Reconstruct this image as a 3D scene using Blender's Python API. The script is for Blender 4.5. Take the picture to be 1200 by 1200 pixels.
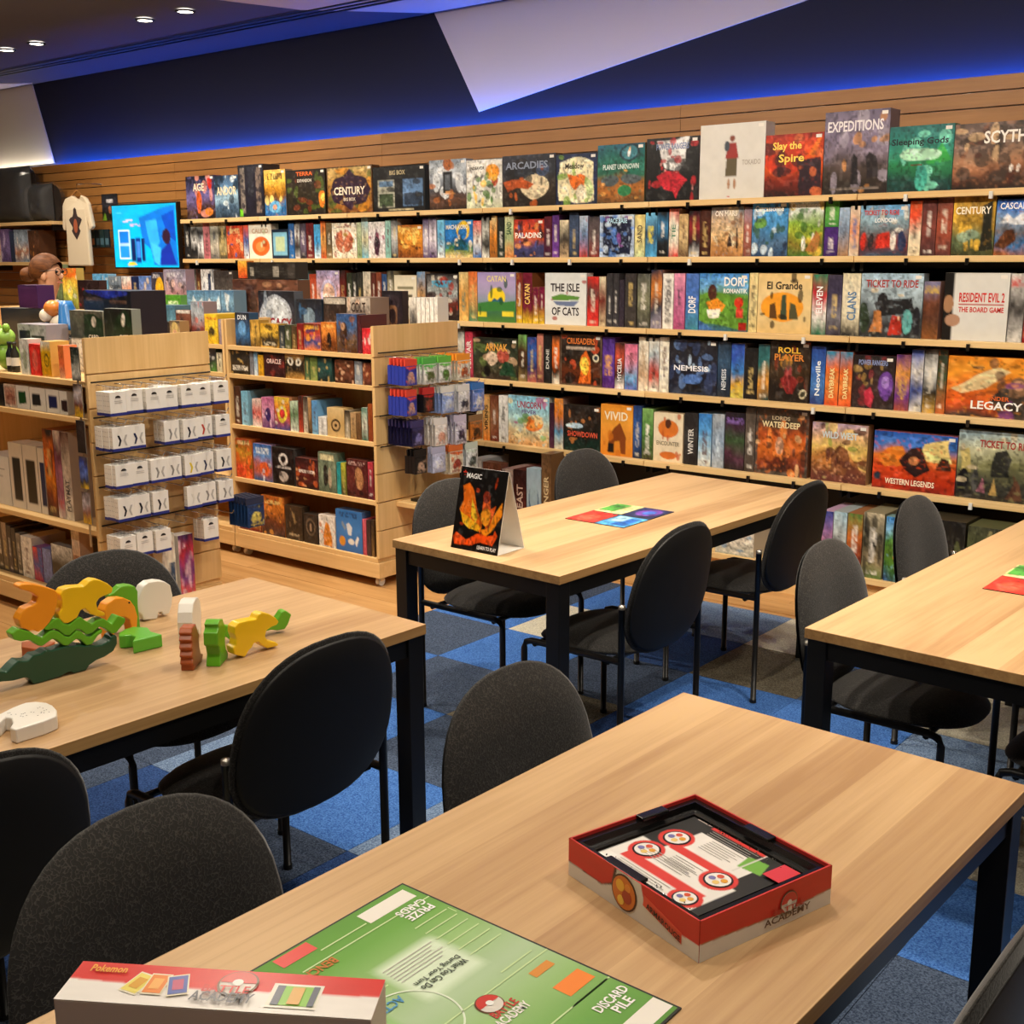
import bpy, math, random
import numpy as np
from mathutils import Matrix, Vector

# ------------------------------------------------------------------ camera, world, light, exposure
scene = bpy.context.scene
for o in list(bpy.data.objects):
    bpy.data.objects.remove(o)
col = scene.collection
F_PX, PITCH, YAW, ROLL, CAM_H = 1385.55, 0.21119, 0.68045, 0.00379, 1.750
fw = Vector((-math.sin(YAW)*math.cos(PITCH), math.cos(YAW)*math.cos(PITCH), -math.sin(PITCH)))
r0 = Vector((math.cos(YAW), math.sin(YAW), 0)); d0 = fw.cross(r0)
rt = math.cos(ROLL)*r0+math.sin(ROLL)*d0; dn = -math.sin(ROLL)*r0+math.cos(ROLL)*d0
cam = bpy.data.cameras.new('camera'); cam.sensor_width = 36; cam.lens = F_PX/1200*36
cam.clip_start = .05; cam.clip_end = 100
co = bpy.data.objects.new('camera', cam); col.objects.link(co); scene.camera = co
co.matrix_world = Matrix(((rt.x, -dn.x, -fw.x, 0), (rt.y, -dn.y, -fw.y, 0), (rt.z, -dn.z, -fw.z, CAM_H), (0, 0, 0, 1)))
world = bpy.data.worlds.new('world'); scene.world = world; world.use_nodes = True
world.node_tree.nodes['Background'].inputs[0].default_value = (.9, .95, 1, 1)
world.node_tree.nodes['Background'].inputs[1].default_value = .03
vs = scene.view_settings
vs.view_transform = 'Standard'; vs.look = 'None'; vs.gamma = 1; vs.use_curve_mapping = False
vs.exposure = 0.36
LAMP_W = 105.0            # base power
LAMP_COL = (1.0, .87, .70)
CEIL = 3.345
WALL_Y = 6.19            # painted upper wall
SLAT_Y = 6.10             # face of the slat boards

# ------------------------------------------------------------------ helpers
random.seed(4)
def srgb(h):
    if len(h) == 3: h = ''.join(c*2 for c in h)
    v = [int(h[i:i+2], 16)/255 for i in (0, 2, 4)]
    return tuple(((x+.055)/1.055)**2.4 if x > .04045 else x/12.92 for x in v)
class NT:
    def __init__(s, name):
        s.m = bpy.data.materials.new(name); s.m.use_nodes = True
        s.t = s.m.node_tree; s.b = s.t.nodes['Principled BSDF']
    def n(s, typ, **k):
        x = s.t.nodes.new(typ)
        for a, b in k.items(): setattr(x, a, b)
        return x
    def l(s, a, b): s.t.links.new(a, b)
    def val(s, node, **k):
        for a, b in k.items(): node.inputs[a.replace('_', ' ')].default_value = b
def plain(name, c, rough=.5, metal=0, spec=None, emit=None):
    k = NT(name); k.b.inputs['Base Color'].default_value = (*srgb(c), 1)
    k.b.inputs['Roughness'].default_value = rough; k.b.inputs['Metallic'].default_value = metal
    if spec is not None: k.b.inputs['Specular IOR Level'].default_value = spec
    if emit:
        k.b.inputs['Emission Color'].default_value = (*srgb(emit[0]), 1); k.b.inputs['Emission Strength'].default_value = emit[1]
    return k.m
def wood(name, c1, c2, axis='Y', rough=.45, stave=.0, fine=60, bump=.05, world_=False):
    """streaky grain that runs along one axis; stave > 0 adds tone steps across the grain"""
    k = NT(name); tc = k.n('ShaderNodeTexCoord')
    src = tc.outputs['Object']
    if world_:
        g = k.n('ShaderNodeNewGeometry'); src = g.outputs['Position']
    mp = k.n('ShaderNodeMapping'); k.l(src, mp.inputs[0])
    oi = k.n('ShaderNodeObjectInfo'); vm = k.n('ShaderNodeVectorMath', operation='SCALE'); cmb = k.n('ShaderNodeCombineXYZ')
    for i in range(3): k.l(oi.outputs['Random'], cmb.inputs[i])
    k.l(cmb.outputs[0], vm.inputs[0]); vm.inputs['Scale'].default_value = 37
    if not world_: k.l(vm.outputs[0], mp.inputs['Location'])
    sc = {'X': (1.1, fine, fine), 'Y': (fine, 1.1, fine), 'Z': (fine, fine, 1.1)}[axis]
    mp.inputs['Scale'].default_value = sc
    n1 = k.n('ShaderNodeTexNoise'); k.val(n1, Scale=1.0, Detail=5.0, Roughness=.62, Distortion=.6); k.l(mp.outputs[0], n1.inputs['Vector'])
    mp2 = k.n('ShaderNodeMapping'); k.l(src, mp2.inputs[0]); mp2.inputs['Scale'].default_value = tuple(x*.12 if x > 2 else x*.8 for x in sc)
    if not world_: k.l(vm.outputs[0], mp2.inputs['Location'])
    n2 = k.n('ShaderNodeTexNoise'); k.val(n2, Scale=1.0, Detail=3.0, Distortion=1.2); k.l(mp2.outputs[0], n2.inputs['Vector'])
    mx = k.n('ShaderNodeMath', operation='MULTIPLY_ADD'); k.l(n1.outputs[0], mx.inputs[0]); mx.inputs[1].default_value = .55; 
    m2 = k.n('ShaderNodeMath', operation='MULTIPLY'); k.l(n2.outputs[0], m2.inputs[0]); m2.inputs[1].default_value = .6
    k.l(m2.outputs[0], mx.inputs[2]); fac = mx.outputs[0]
    if stave:
        sep = k.n('ShaderNodeSeparateXYZ'); k.l(src, sep.inputs[0])
        fl = k.n('ShaderNodeMath', operation='DIVIDE'); k.l(sep.outputs['X' if axis == 'Y' else 'Y'], fl.inputs[0]); fl.inputs[1].default_value = stave
        f2 = k.n('ShaderNodeMath', operation='FLOOR'); k.l(fl.outputs[0], f2.inputs[0])
        ad = k.n('ShaderNodeMath', operation='ADD'); k.l(f2.outputs[0], ad.inputs[0]); k.l(oi.outputs['Random'], ad.inputs[1])
        wn = k.n('ShaderNodeTexWhiteNoise', noise_dimensions='1D'); k.l(ad.outputs[0], wn.inputs['W'])
        m3 = k.n('ShaderNodeMath', operation='MULTIPLY_ADD'); k.l(wn.outputs[0], m3.inputs[0]); m3.inputs[1].default_value = .34; k.l(fac, m3.inputs[2])
        m4 = k.n('ShaderNodeMath', operation='SUBTRACT'); k.l(m3.outputs[0], m4.inputs[0]); m4.inputs[1].default_value = .17; fac = m4.outputs[0]
    cr = k.n('ShaderNodeValToRGB'); k.l(fac, cr.inputs[0])
    cr.color_ramp.elements[0].position = .36; cr.color_ramp.elements[0].color = (*srgb(c2), 1)
    cr.color_ramp.elements[1].position = .72; cr.color_ramp.elements[1].color = (*srgb(c1), 1)
    k.l(cr.outputs[0], k.b.inputs['Base Color']); k.b.inputs['Roughness'].default_value = rough
    if bump:
        bp = k.n('ShaderNodeBump'); bp.inputs['Strength'].default_value = bump; bp.inputs['Distance'].default_value = .002
        k.l(n1.outputs[0], bp.inputs['Height']); k.l(bp.outputs[0], k.b.inputs['Normal'])
    return k.m
def carpet(name, c1, c2):
    k = NT(name); tc = k.n('ShaderNodeTexCoord')
    n1 = k.n('ShaderNodeTexNoise'); k.val(n1, Scale=170.0, Detail=3.0, Roughness=.7); k.l(tc.outputs['Object'], n1.inputs['Vector'])
    cr = k.n('ShaderNodeValToRGB'); k.l(n1.outputs[0], cr.inputs[0])
    cr.color_ramp.elements[0].position = .38; cr.color_ramp.elements[0].color = (*srgb(c2), 1)
    cr.color_ramp.elements[1].position = .62; cr.color_ramp.elements[1].color = (*srgb(c1), 1)
    k.l(cr.outputs[0], k.b.inputs['Base Color']); k.b.inputs['Roughness'].default_value = .95; k.b.inputs['Specular IOR Level'].default_value = .1
    bp = k.n('ShaderNodeBump'); bp.inputs['Strength'].default_value = .9; bp.inputs['Distance'].default_value = .006
    k.l(n1.outputs[0], bp.inputs['Height']); k.l(bp.outputs[0], k.b.inputs['Normal'])
    return k.m
def fabric():
    k = NT('chair_fabric'); tc = k.n('ShaderNodeTexCoord')
    n0 = k.n('ShaderNodeTexNoise'); k.val(n0, Scale=130.0, Detail=.8); k.l(tc.outputs['Object'], n0.inputs['Vector'])
    sub = k.n('ShaderNodeMath', operation='SUBTRACT'); k.l(n0.outputs[0], sub.inputs[0]); sub.inputs[1].default_value = .5
    ab = k.n('ShaderNodeMath', operation='ABSOLUTE'); k.l(sub.outputs[0], ab.inputs[0])
    cr = k.n('ShaderNodeValToRGB'); k.l(ab.outputs[0], cr.inputs[0])
    cr.color_ramp.elements[0].position = .0; cr.color_ramp.elements[0].color = (*srgb('454240'), 1)
    cr.color_ramp.elements[1].position = .05; cr.color_ramp.elements[1].color = (*srgb('201f1e'), 1)
    k.l(cr.outputs[0], k.b.inputs['Base Color']); k.b.inputs['Roughness'].default_value = .85
    k.b.inputs['Sheen Weight'].default_value = .25; k.b.inputs['Sheen Roughness'].default_value = .4
    bp = k.n('ShaderNodeBump'); bp.inputs['Strength'].default_value = .5; bp.inputs['Distance'].default_value = .002; bp.invert = True
    k.l(ab.outputs[0], bp.inputs['Height']); k.l(bp.outputs[0], k.b.inputs['Normal'])
    return k.m
def printmat(name, rough, emit=0):
    k = NT(name); a = k.n('ShaderNodeVertexColor', layer_name='print'); k.l(a.outputs[0], k.b.inputs['Base Color'])
    k.b.inputs['Roughness'].default_value = rough
    if emit:
        k.l(a.outputs[0], k.b.inputs['Emission Color']); k.b.inputs['Emission Strength'].default_value = emit
    return k.m
def plaster(name, c, rough=.8):
    k = NT(name); k.b.inputs['Base Color'].default_value = (*srgb(c), 1); k.b.inputs['Roughness'].default_value = rough
    n1 = k.n('ShaderNodeTexNoise'); k.val(n1, Scale=90.0, Detail=3.0)
    bp = k.n('ShaderNodeBump'); bp.inputs['Strength'].default_value = .08; bp.inputs['Distance'].default_value = .003
    k.l(n1.outputs[0], bp.inputs['Height']); k.l(bp.outputs[0], k.b.inputs['Normal'])
    return k.m
def hairmat():
    k = NT('brown_hair'); tc = k.n('ShaderNodeTexCoord'); mp = k.n('ShaderNodeMapping'); mp.inputs['Scale'].default_value = (9, 60, 60); k.l(tc.outputs['Object'], mp.inputs[0])
    n1 = k.n('ShaderNodeTexNoise'); k.val(n1, Scale=1.0, Detail=3.0); k.l(mp.outputs[0], n1.inputs['Vector'])
    cr = k.n('ShaderNodeValToRGB'); k.l(n1.outputs[0], cr.inputs[0])
    cr.color_ramp.elements[0].position = .35; cr.color_ramp.elements[0].color = (*srgb('4a2a14'), 1); cr.color_ramp.elements[1].position = .68; cr.color_ramp.elements[1].color = (*srgb('744522'), 1)
    k.l(cr.outputs[0], k.b.inputs['Base Color']); k.b.inputs['Roughness'].default_value = .55; k.b.inputs['Specular IOR Level'].default_value = .2
    return k.m
M = dict(
    table=wood('table_oak', 'ceaa7c', 'ab845a', 'Y', .42, .13, 42),
    edge=wood('table_edge', 'c39a62', '94693a', 'Y', .5, 0, 60),
    shelf=wood('shelf_birch', 'e8c890', 'd2ab6e', 'X', .45, 0, 50),
    unit=wood('unit_birch', 'e2bd84', 'cda468', 'Z', .45, 0, 40),
    unith=wood('unit_birch_flat', 'e2bd84', 'cda468', 'X', .45, 0, 40),
    slat=wood('slat_wood', 'a8743c', '8a5a28', 'X', .45, 0, 30),
    plank=wood('floor_wood', 'c99c66', 'a2743f', 'X', .38, 0, 26),
    steel=plain('black_steel', '141415', .38, .2),
    shell=plain('back_shell', '0e0e0f', .6),
    rubber=plain('rubber', '0c0c0c', .7),
    fabric=fabric(),
    dark=plain('dark_backing', '1c1612', .7),
    alu=plain('aluminium', 'b8b4ac', .3, .9),
    navy=plaster('navy_paint', '090d1e'),
    ceil=plaster('dusk_ceiling', '45444f'),
    white=plaster('white_panel', 'c9c3ba'),
    wallp=plaster('warm_wall', 'b8a890'),
    black=plain('black_trim', '0a0a0b', .5),
    chrome=plain('chrome', 'd8d8d8', .15, 1),
    clear=plain('clear_plastic', 'dcdcd8', .15),
    printed=printmat('printed_card', .32),
    matte=printmat('printed_matte', .6),
    screen=printmat('screen_glow', .3, .62),
    paper=plain('white_card', 'e6e2da', .6),
    led=plain('blue_led', '000', .5, emit=('1c62ff', 120)),
    ledw=plain('white_led', '000', .5, emit=('fff0d8', 30)),
    lamp=plain('lamp_glow', '000', .5, emit=('fff2dc', 14)),
    blackplastic=plain('black_plastic', '101010', .22),
    skin=plain('skin', 'd8a484', .5), hair=hairmat(), cream=plain('cream_cloth', 'dcccb0', .85),
    denim=plain('dark_trousers', '20242c', .85),
    bag=plain('clear_bag', '3a3c40', .12, 0, .8),
)
M['carpets'] = {k: carpet('carpet_'+k, *v) for k, v in dict(
    blue=('5484cc', '2a5298'), slate=('54627a', '283448'), pale=('8098b8', '4c6080'), deep=('3a5890', '1e3460'), cream=('d8d4c0', 'a8a494'), brown=('787264', '484236')).items()}

k_ = NT('bag_film'); k_.b.inputs['Base Color'].default_value = (.25, .25, .26, 1); k_.b.inputs['Roughness'].default_value = .06; k_.b.inputs['Alpha'].default_value = .12; M['bagmat'] = k_.m
class MB:
    """collects polygons for ONE mesh object"""
    def __init__(s): s.v = []; s.f = []; s.c = []; s.sm = []
    def add(s, vs, fs, smooth=False):
        n = len(s.v); s.v += [tuple(v) for v in vs]; s.f += [tuple(i+n for i in f) for f in fs]; s.sm += [smooth]*len(fs); return s
    def box(s, x0, x1, y0, y1, z0, z1):
        return s.add([(x0,y0,z0),(x1,y0,z0),(x1,y1,z0),(x0,y1,z0),(x0,y0,z1),(x1,y0,z1),(x1,y1,z1),(x0,y1,z1)],
                     [(0,3,2,1),(4,5,6,7),(0,1,5,4),(1,2,6,5),(2,3,7,6),(3,0,4,7)])
    def cyl(s, p0, p1, r, n=10, r1=None): return s.tube([p0, p1], r, n, r1)
    def tube(s, pts, r, n=8, r1=None):
        pts = [Vector(p) for p in pts]; L = len(pts); vs = []; fs = []
        for i, p in enumerate(pts):
            t = (pts[min(i+1, L-1)]-pts[max(i-1, 0)]).normalized()
            a = t.cross(Vector((0, 0, 1)))
            if a.length < .05: a = t.cross(Vector((0, 1, 0)))
            a.normalize(); b = t.cross(a); rr = r if r1 is None else r+(r1-r)*i/(L-1)
            for k in range(n):
                w = 2*math.pi*k/n; vs.append(p+a*math.cos(w)*rr+b*math.sin(w)*rr)
        for i in range(L-1):
            for k in range(n): fs.append((i*n+k, i*n+(k+1) % n, (i+1)*n+(k+1) % n, (i+1)*n+k))
        m = len(s.v); s.add(vs, fs, True); s.add([], [])
        s.f += [tuple(m+k for k in range(n))[::1], tuple(m+(L-1)*n+k for k in range(n))[::-1]]; s.sm += [False, False]
        return s
    def lathe(s, prof, c=(0,0,0), n=16):
        vs = []; fs = []
        for (r, z) in prof:
            for k in range(n):
                w = 2*math.pi*k/n; vs.append((c[0]+r*math.cos(w), c[1]+r*math.sin(w), c[2]+z))
        for i in range(len(prof)-1):
            for k in range(n): fs.append((i*n+k, i*n+(k+1) % n, (i+1)*n+(k+1) % n, (i+1)*n+k))
        return s.add(vs, fs, True)
    def ball(s, c, r, n=14, m=9):
        rx, ry, rz = (r, r, r) if not isinstance(r, tuple) else r
        vs = []; fs = []
        for i in range(m+1):
            t = math.pi*i/m
            for k in range(n):
                w = 2*math.pi*k/n; vs.append((c[0]+rx*math.sin(t)*math.cos(w), c[1]+ry*math.sin(t)*math.sin(w), c[2]+rz*math.cos(t)))
        for i in range(m):
            for k in range(n): fs.append((i*n+k, (i+1)*n+k, (i+1)*n+(k+1) % n, i*n+(k+1) % n))
        return s.add(vs, fs, True)
    def prism(s, poly, f, t0, t1):
        """poly in a plane, f(a, b, t) -> xyz"""
        n = len(poly); vs = [f(a, b, t0) for a, b in poly]+[f(a, b, t1) for a, b in poly]
        fs = [tuple(range(n))[::-1], tuple(range(n, 2*n))]+[(i, (i+1) % n, n+(i+1) % n, n+i) for i in range(n)]
        return s.add(vs, fs)
    def build(s, name, mat, parent=None, loc=None, rz=0, bevel=0):
        me = bpy.data.meshes.new(name); me.from_pydata(s.v, [], s.f)
        me.polygons.foreach_set('use_smooth', s.sm); me.update()
        if mat: me.materials.append(mat)
        o = bpy.data.objects.new(name, me); col.objects.link(o)
        if parent: o.parent = parent
        if loc: o.location = loc
        if rz: o.rotation_euler[2] = rz
        if bevel:
            b = o.modifiers.new('bevel', 'BEVEL'); b.width = bevel; b.segments = 2; b.limit_method = 'ANGLE'
        return o
def empty(name, loc=(0,0,0), rz=0):
    o = bpy.data.objects.new(name, None); o.empty_display_size = .1; col.objects.link(o); o.location = loc; o.rotation_euler[2] = rz; return o
def tag(o, label, cat, group=None):
    o['label'] = label; o['category'] = cat
    if group: o['group'] = group
    return o
def struct(o, label=None):
    o['kind'] = 'structure'
    if label: o['label'] = label
    return o
def copy_tree(o, parent=None):
    c = o.copy(); col.objects.link(c); c.parent = parent
    for ch in o.children: copy_tree(ch, c)
    return c
def boxpart(name, mat, parent, *b, bevel=0): return MB().box(*b).build(name, mat, parent, bevel=bevel)

# ---- printing: a small painter that gives covers, spines, screens and sheets their flat print
def vnoise(nx, ny, cells, rng):
    g = rng.random((cells+2, cells+2)); X, Y = np.meshgrid(np.linspace(0, cells, nx), np.linspace(0, cells, ny))
    i = np.floor(X).astype(int); j = np.floor(Y).astype(int); u = X-i; v = Y-j; u = u*u*(3-2*u); v = v*v*(3-2*v)
    return (g[j, i]*(1-u)+g[j, i+1]*u)*(1-v)+(g[j+1, i]*(1-u)+g[j+1, i+1]*u)*v
def paint(art, nx, ny, seed, bars=()):
    im = paint_raw(art, 2*nx, 2*ny, seed, bars)
    return im.reshape(ny, 2, nx, 2, 3).mean((1, 3))
def paint_raw(art, nx, ny, seed, bars):
    rng = np.random.default_rng(seed)
    toks = art.split(';'); cols = [np.array(srgb(c)) for c in toks[0].split()]
    X, Y = np.meshgrid(np.linspace(0, 100, nx), np.linspace(0, 100, ny))
    amt = .28
    for t in toks[1:]:
        if t.startswith('n:'): amt = float(t[2:])
    wx = (vnoise(nx, ny, 4, rng)-.5)*60*amt; wy = (vnoise(nx, ny, 4, rng)-.5)*60*amt
    k = np.clip((Y+wy)/100, 0, .999)*(len(cols)-1) if len(cols) > 1 else np.zeros_like(Y)
    i = np.floor(k).astype(int); fr = (k-i)[..., None]; C = np.stack(cols)
    j = np.minimum(i+1, len(cols)-1); img = C[i]*(1-fr)+C[j]*fr
    XX, YY = X+wx*.35, Y+wy*.35
    for t in toks[1:]:
        k, a = t.split(':', 1); a = a.split(',')
        if k == 'b':
            c = np.array(srgb(a[0]))
            for _ in range(int(a[1])):
                cx, cy = rng.random(2)*92+4; s = float(a[2])*(.5+rng.random()); e = .5+rng.random()
                m = ((XX-cx)/(s*e))**2+((YY-cy)/(s/e))**2 < 1; img[m] = img[m]*.25+c*.75
        elif k == 'o':
            cx, cy, rx, ry = map(float, a[:4]); m = ((XX-cx)/rx)**2+((YY-cy)/ry)**2 < 1; img[m] = np.array(srgb(a[4]))
        elif k == 'r':
            x0, y0, x1, y1 = map(float, a[:4]); m = (X >= x0)&(X <= x1)&(Y >= y0)&(Y <= y1); img[m] = np.array(srgb(a[4]))
        elif k == 'p':
            p = list(map(float, a[1:])); p = list(zip(p[::2], p[1::2])); m = np.zeros_like(X, bool); n = len(p)
            for q in range(n):
                (x0, y0), (x1, y1) = p[q], p[(q+1) % n]
                if y0 == y1: continue
                m ^= ((y0 > YY) != (y1 > YY)) & (XX < (x1-x0)*(YY-y0)/(y1-y0)+x0)
            img[m] = np.array(srgb(a[0]))
        elif k == 'f':
            w = float(a[1]); m = (X < w)|(X > 100-w)|(Y < w)|(Y > 100-w); img[m] = np.array(srgb(a[0]))
    for (cx, cy, w, h, c, rot) in bars:           # lettering too small to read: a broken band of strokes
        c = np.array(srgb(c)); u = (X-cx)/w if not rot else (Y-cy)/h; v = (Y-cy)/h if not rot else (X-cx)/w
        ph = vnoise(nx, ny, 26, rng) > .44
        m = (abs(u) < .5)&(abs(v) < .5)&ph; img[m] = img[m]*.22+c*.78
    if amt > .15:                                  # busy illustration: broken strokes of lighter and darker ink
        ar = max(nx, ny); ca, cb = max(3, int(13*nx/ar)), max(3, int(13*ny/ar)); cc = max(ca, cb)
        d1 = vnoise(nx, ny, cc+7, rng); d2 = vnoise(nx, ny, cc+14, rng); d3 = vnoise(nx, ny, 6, rng)
        keep = np.ones_like(d1, bool)
        for (cx, cy, w, h, c, rot) in bars: keep &= ~((abs(X-cx) < w*.55)&(abs(Y-cy) < h*.6))
        m = (d1 > .66)&(d3 > .35)&keep; img[m] = np.clip(img[m]*1.25+.03, 0, .9)
        m = (d2 < .30)&(d3 < .7)&keep; img[m] = img[m]*.55
        m = (d2 > .74)&(d1 > .5)&keep; img[m] = img[m]*.5+C[rng.integers(len(cols))]*.5
    g = vnoise(nx, ny, 9, rng)+.6*vnoise(nx, ny, 21, rng)-.8
    img = np.clip(img*(1+g[..., None]*amt*1.7), 0.002, .95)**1.14
    return img
_tc = {}
def text_mesh(s):
    if s not in _tc:
        cu = bpy.data.curves.new('t', 'FONT'); cu.body = s; cu.resolution_u = 2; cu.offset = .022
        ob = bpy.data.objects.new('t', cu); col.objects.link(ob); bpy.context.view_layer.update()
        dg = bpy.context.evaluated_depsgraph_get(); me = ob.evaluated_get(dg).to_mesh()
        v = np.array([x.co[:2] for x in me.vertices]); f = [tuple(p.vertices) for p in me.polygons]
        ob.evaluated_get(dg).to_mesh_clear(); bpy.data.objects.remove(ob); bpy.data.curves.remove(cu)
        lo, hi = v.min(0), v.max(0); _tc[s] = ((v-(lo+hi)/2)/(hi-lo), f)
    return _tc[s]
def colour(me, arr):
    at = me.color_attributes.new('print', 'FLOAT_COLOR', 'POINT')
    a = np.ones((len(me.vertices), 4), np.float32); a[:, :3] = arr; at.data.foreach_set('color', a.ravel())
def lettering(parent, frame, s, cx, cy, w, h, c, rot=0, W=1, H=1, name='title', mat=None, lift=.0012):
    """frame(u, v, lift) -> xyz with u right, v down in metres"""
    v, f = text_mesh(s); rot = math.radians(rot); w *= W/100; h *= H/100
    if abs(math.sin(rot)) > .5: w, h = h, w
    p = v*np.array([w, h]); ca, sa = math.cos(rot), math.sin(rot)
    q = np.stack([p[:, 0]*ca-p[:, 1]*sa, p[:, 0]*sa+p[:, 1]*ca], 1)
    me = bpy.data.meshes.new(name); me.from_pydata([frame(cx*W/100+a, cy*H/100-b, lift) for a, b in q], [], f)
    colour(me, srgb(c)); me.materials.append(mat or M['printed'])
    o = bpy.data.objects.new(name, me); col.objects.link(o); o.parent = parent; return o
def split_texts(t):
    real, bars = [], []
    for x in t.split(';'):
        if not x: continue
        a = x.split(','); rot = float(a[6]) if len(a) > 6 else 0
        n = tuple(map(float, a[1:5]))
        if a[0]: real.append((a[0], *n, a[5], rot))
        else: bars.append((*n, a[5], rot))
    return real, bars
def sheet(name, parent, frame, W, H, art, texts='', seed=1, cell=.008, mat=None, mx=60, lift=0):
    """flat printed sheet as a colour grid plus lettering children"""
    real, bars = split_texts(texts); nx = max(4, min(mx, int(W/cell)+1)); ny = max(4, min(mx, int(H/cell)+1))
    img = paint(art, nx, ny, seed, bars)
    vs = [frame(W*i/(nx-1), H*j/(ny-1), lift) for j in range(ny) for i in range(nx)]
    fs = [(j*nx+i, (j+1)*nx+i, (j+1)*nx+i+1, j*nx+i+1) for j in range(ny-1) for i in range(nx-1)]
    me = bpy.data.meshes.new(name); me.from_pydata(vs, [], fs); colour(me, img.reshape(-1, 3)); me.materials.append(mat or M['printed'])
    o = bpy.data.objects.new(name, me); col.objects.link(o)
    if parent: o.parent = parent
    for t in real: lettering(o, lambda u, v, l: frame(u, v, l+lift), *t, W=W, H=H, mat=mat)
    return o
def game_box(x0, x1, yf, z, h, depth, art, texts, seed, spine, sticker):
    """carton with printed front (facing -Y); origin at the front of its base"""
    W = x1-x0; real, bars = split_texts(texts)
    cx_ = .0056 if not spine else .009
    nx = max(5, min(64, int(W/cx_)+1)); ny = max(8, min(64, int(h/(.0056 if not spine else .0075))+1))
    if spine and not real and not bars and 'blank' not in art:
        rs = random.Random(seed*7); lum = sum(sum(srgb(c)) for c in art.split(';')[0].split())/len(art.split(';')[0].split())
        ink = rs.choice(['e8e0d0', 'f0ece4', 'd8c080']) if lum < .9 else rs.choice(['3a3430', '5a2c28', '2a3448'])
        if W > .035: bars.append((50, rs.uniform(38, 60), 30, rs.uniform(30, 54), ink, 90)); bars.append((50, rs.uniform(86, 92), 50, 6, ink, 0))
    img = paint(art, nx, ny, seed, bars); side = img[:, -1].mean(0)*.6+img.mean((0, 1))*.4
    vs = [(-W/2+W*i/(nx-1), 0, h-h*j/(ny-1)) for j in range(ny) for i in range(nx)]
    fs = [(j*nx+i, (j+1)*nx+i, (j+1)*nx+i+1, j*nx+i+1) for j in range(ny-1) for i in range(nx-1)]
    n = len(vs); e = .0006
    vs += [(-W/2, e, 0), (W/2, e, 0), (W/2, depth, 0), (-W/2, depth, 0), (-W/2, e, h), (W/2, e, h), (W/2, depth, h), (-W/2, depth, h)]
    fs += [(n+3, n+2, n+1, n), (n+4, n+5, n+6, n+7), (n+1, n+2, n+6, n+5), (n+2, n+3, n+7, n+6), (n+3, n, n+4, n+7), (n, n+1, n+5, n+4)]
    me = bpy.data.meshes.new('game_box'); me.from_pydata(vs, [], fs)
    colour(me, np.concatenate([img.reshape(-1, 3), np.tile(side, (8, 1))])); me.materials.append(M['printed'])
    o = bpy.data.objects.new('game_box', me); col.objects.link(o); o.location = ((x0+x1)/2, yf, z)
    fr = lambda u, v, l: (-W/2+u, -l, h-v)
    for t in real: lettering(o, fr, *t, W=W, H=h)
    if sticker:
        s = MB().box(W/2-.042, W/2-.012, -.0014, .001, h-.026, h-.010).build('price_sticker', M['paper'], o)
    return o

# ------------------------------------------------------------------ the setting
X0, X1, Y0 = -13.2, 4.0, -4.0
floor = struct(MB().box(X0, X1, Y0, 6.3, -.12, -.006).build('floor', M['plank']), 'wood plank floor with a field of carpet tiles')
struct(MB().box(X0, X1, Y0, 6.3, CEIL, CEIL+.1).build('ceiling', M['ceil']))
wall = struct(MB().box(X0, X1, WALL_Y, WALL_Y+.1, 0, CEIL).build('wall_back', M['navy']))
struct(MB().box(X0-.1, X0, Y0, 6.3, 0, CEIL).build('wall_left', M['wallp']))
struct(MB().box(X1, X1+.1, Y0, 6.3, 0, CEIL).build('wall_right', M['wallp']))
struct(MB().box(X0, X1, Y0-.1, Y0, 0, CEIL).build('wall_front', M['wallp']))
# floor planks between carpet and shelving, laid along X
rngp = random.Random(8)
pm = {}
y = 2.05
row = 0
while y < 6.0:
    x = -7.6-rngp.random()*1.2
    while x < 1.0:
        xe = x+1.219
        inside = (y+.18 <= 5.225) and x >= -3.95 and xe < 1.1
        if not inside:
            xs = x if not (y+.18 <= 5.225 and x < -3.95 < xe) else x
            xe2 = -3.952 if (y < 5.2 and x < -3.95 < xe) else xe
            if not (y < 5.2 and x >= -3.95):
                MB().box(x+.0008, xe2-.0008, y+.0008, min(y+.1785, 6.0), -.008, 0).build('plank', M['plank'], floor)
        x = xe
    y += .18; row += 1
# carpet tiles, 50 cm squares
known = {(0,2):'slate',(0,1):'blue',(1,2):'blue',(1,1):'cream',(2,2):'slate',(1,3):'slate',(1,4):'blue',(2,4):'slate',(2,5):'blue',(2,6):'slate',(2,0):'pale',
         (3,0):'cream',(3,1):'brown',(3,2):'blue',(4,2):'blue',(2,3):'brown',(5,1):'cream',(6,4):'blue',(6,5):'slate',(6,3):'cream',(1,0):'blue',(0,0):'slate',
         (4,1):'slate',(4,0):'blue',(0,3):'blue',(0,4):'slate',(2,1):'deep',(3,3):'deep',(4,3):'slate',(5,2):'pale',(5,3):'deep',(1,5):'pale',(1,6):'deep',(3,4):'slate',(3,5):'pale'}
tmesh = {}
for i in range(10):
    for j in range(12):
        k = known.get((i, j)) or rngp.choice(['blue', 'slate', 'deep', 'pale', 'slate', 'brown', 'blue', 'cream'])
        o = MB().box(.001, .499, .001, .499, -.008, .004).build('carpet_tile', M['carpets'][k], floor) if k not in tmesh else None
        if o is None:
            o = tmesh[k].copy(); col.objects.link(o)
        else: tmesh[k] = o
        o.location = (-3.95+.5*i, 4.73-.5*j, 0)
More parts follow.
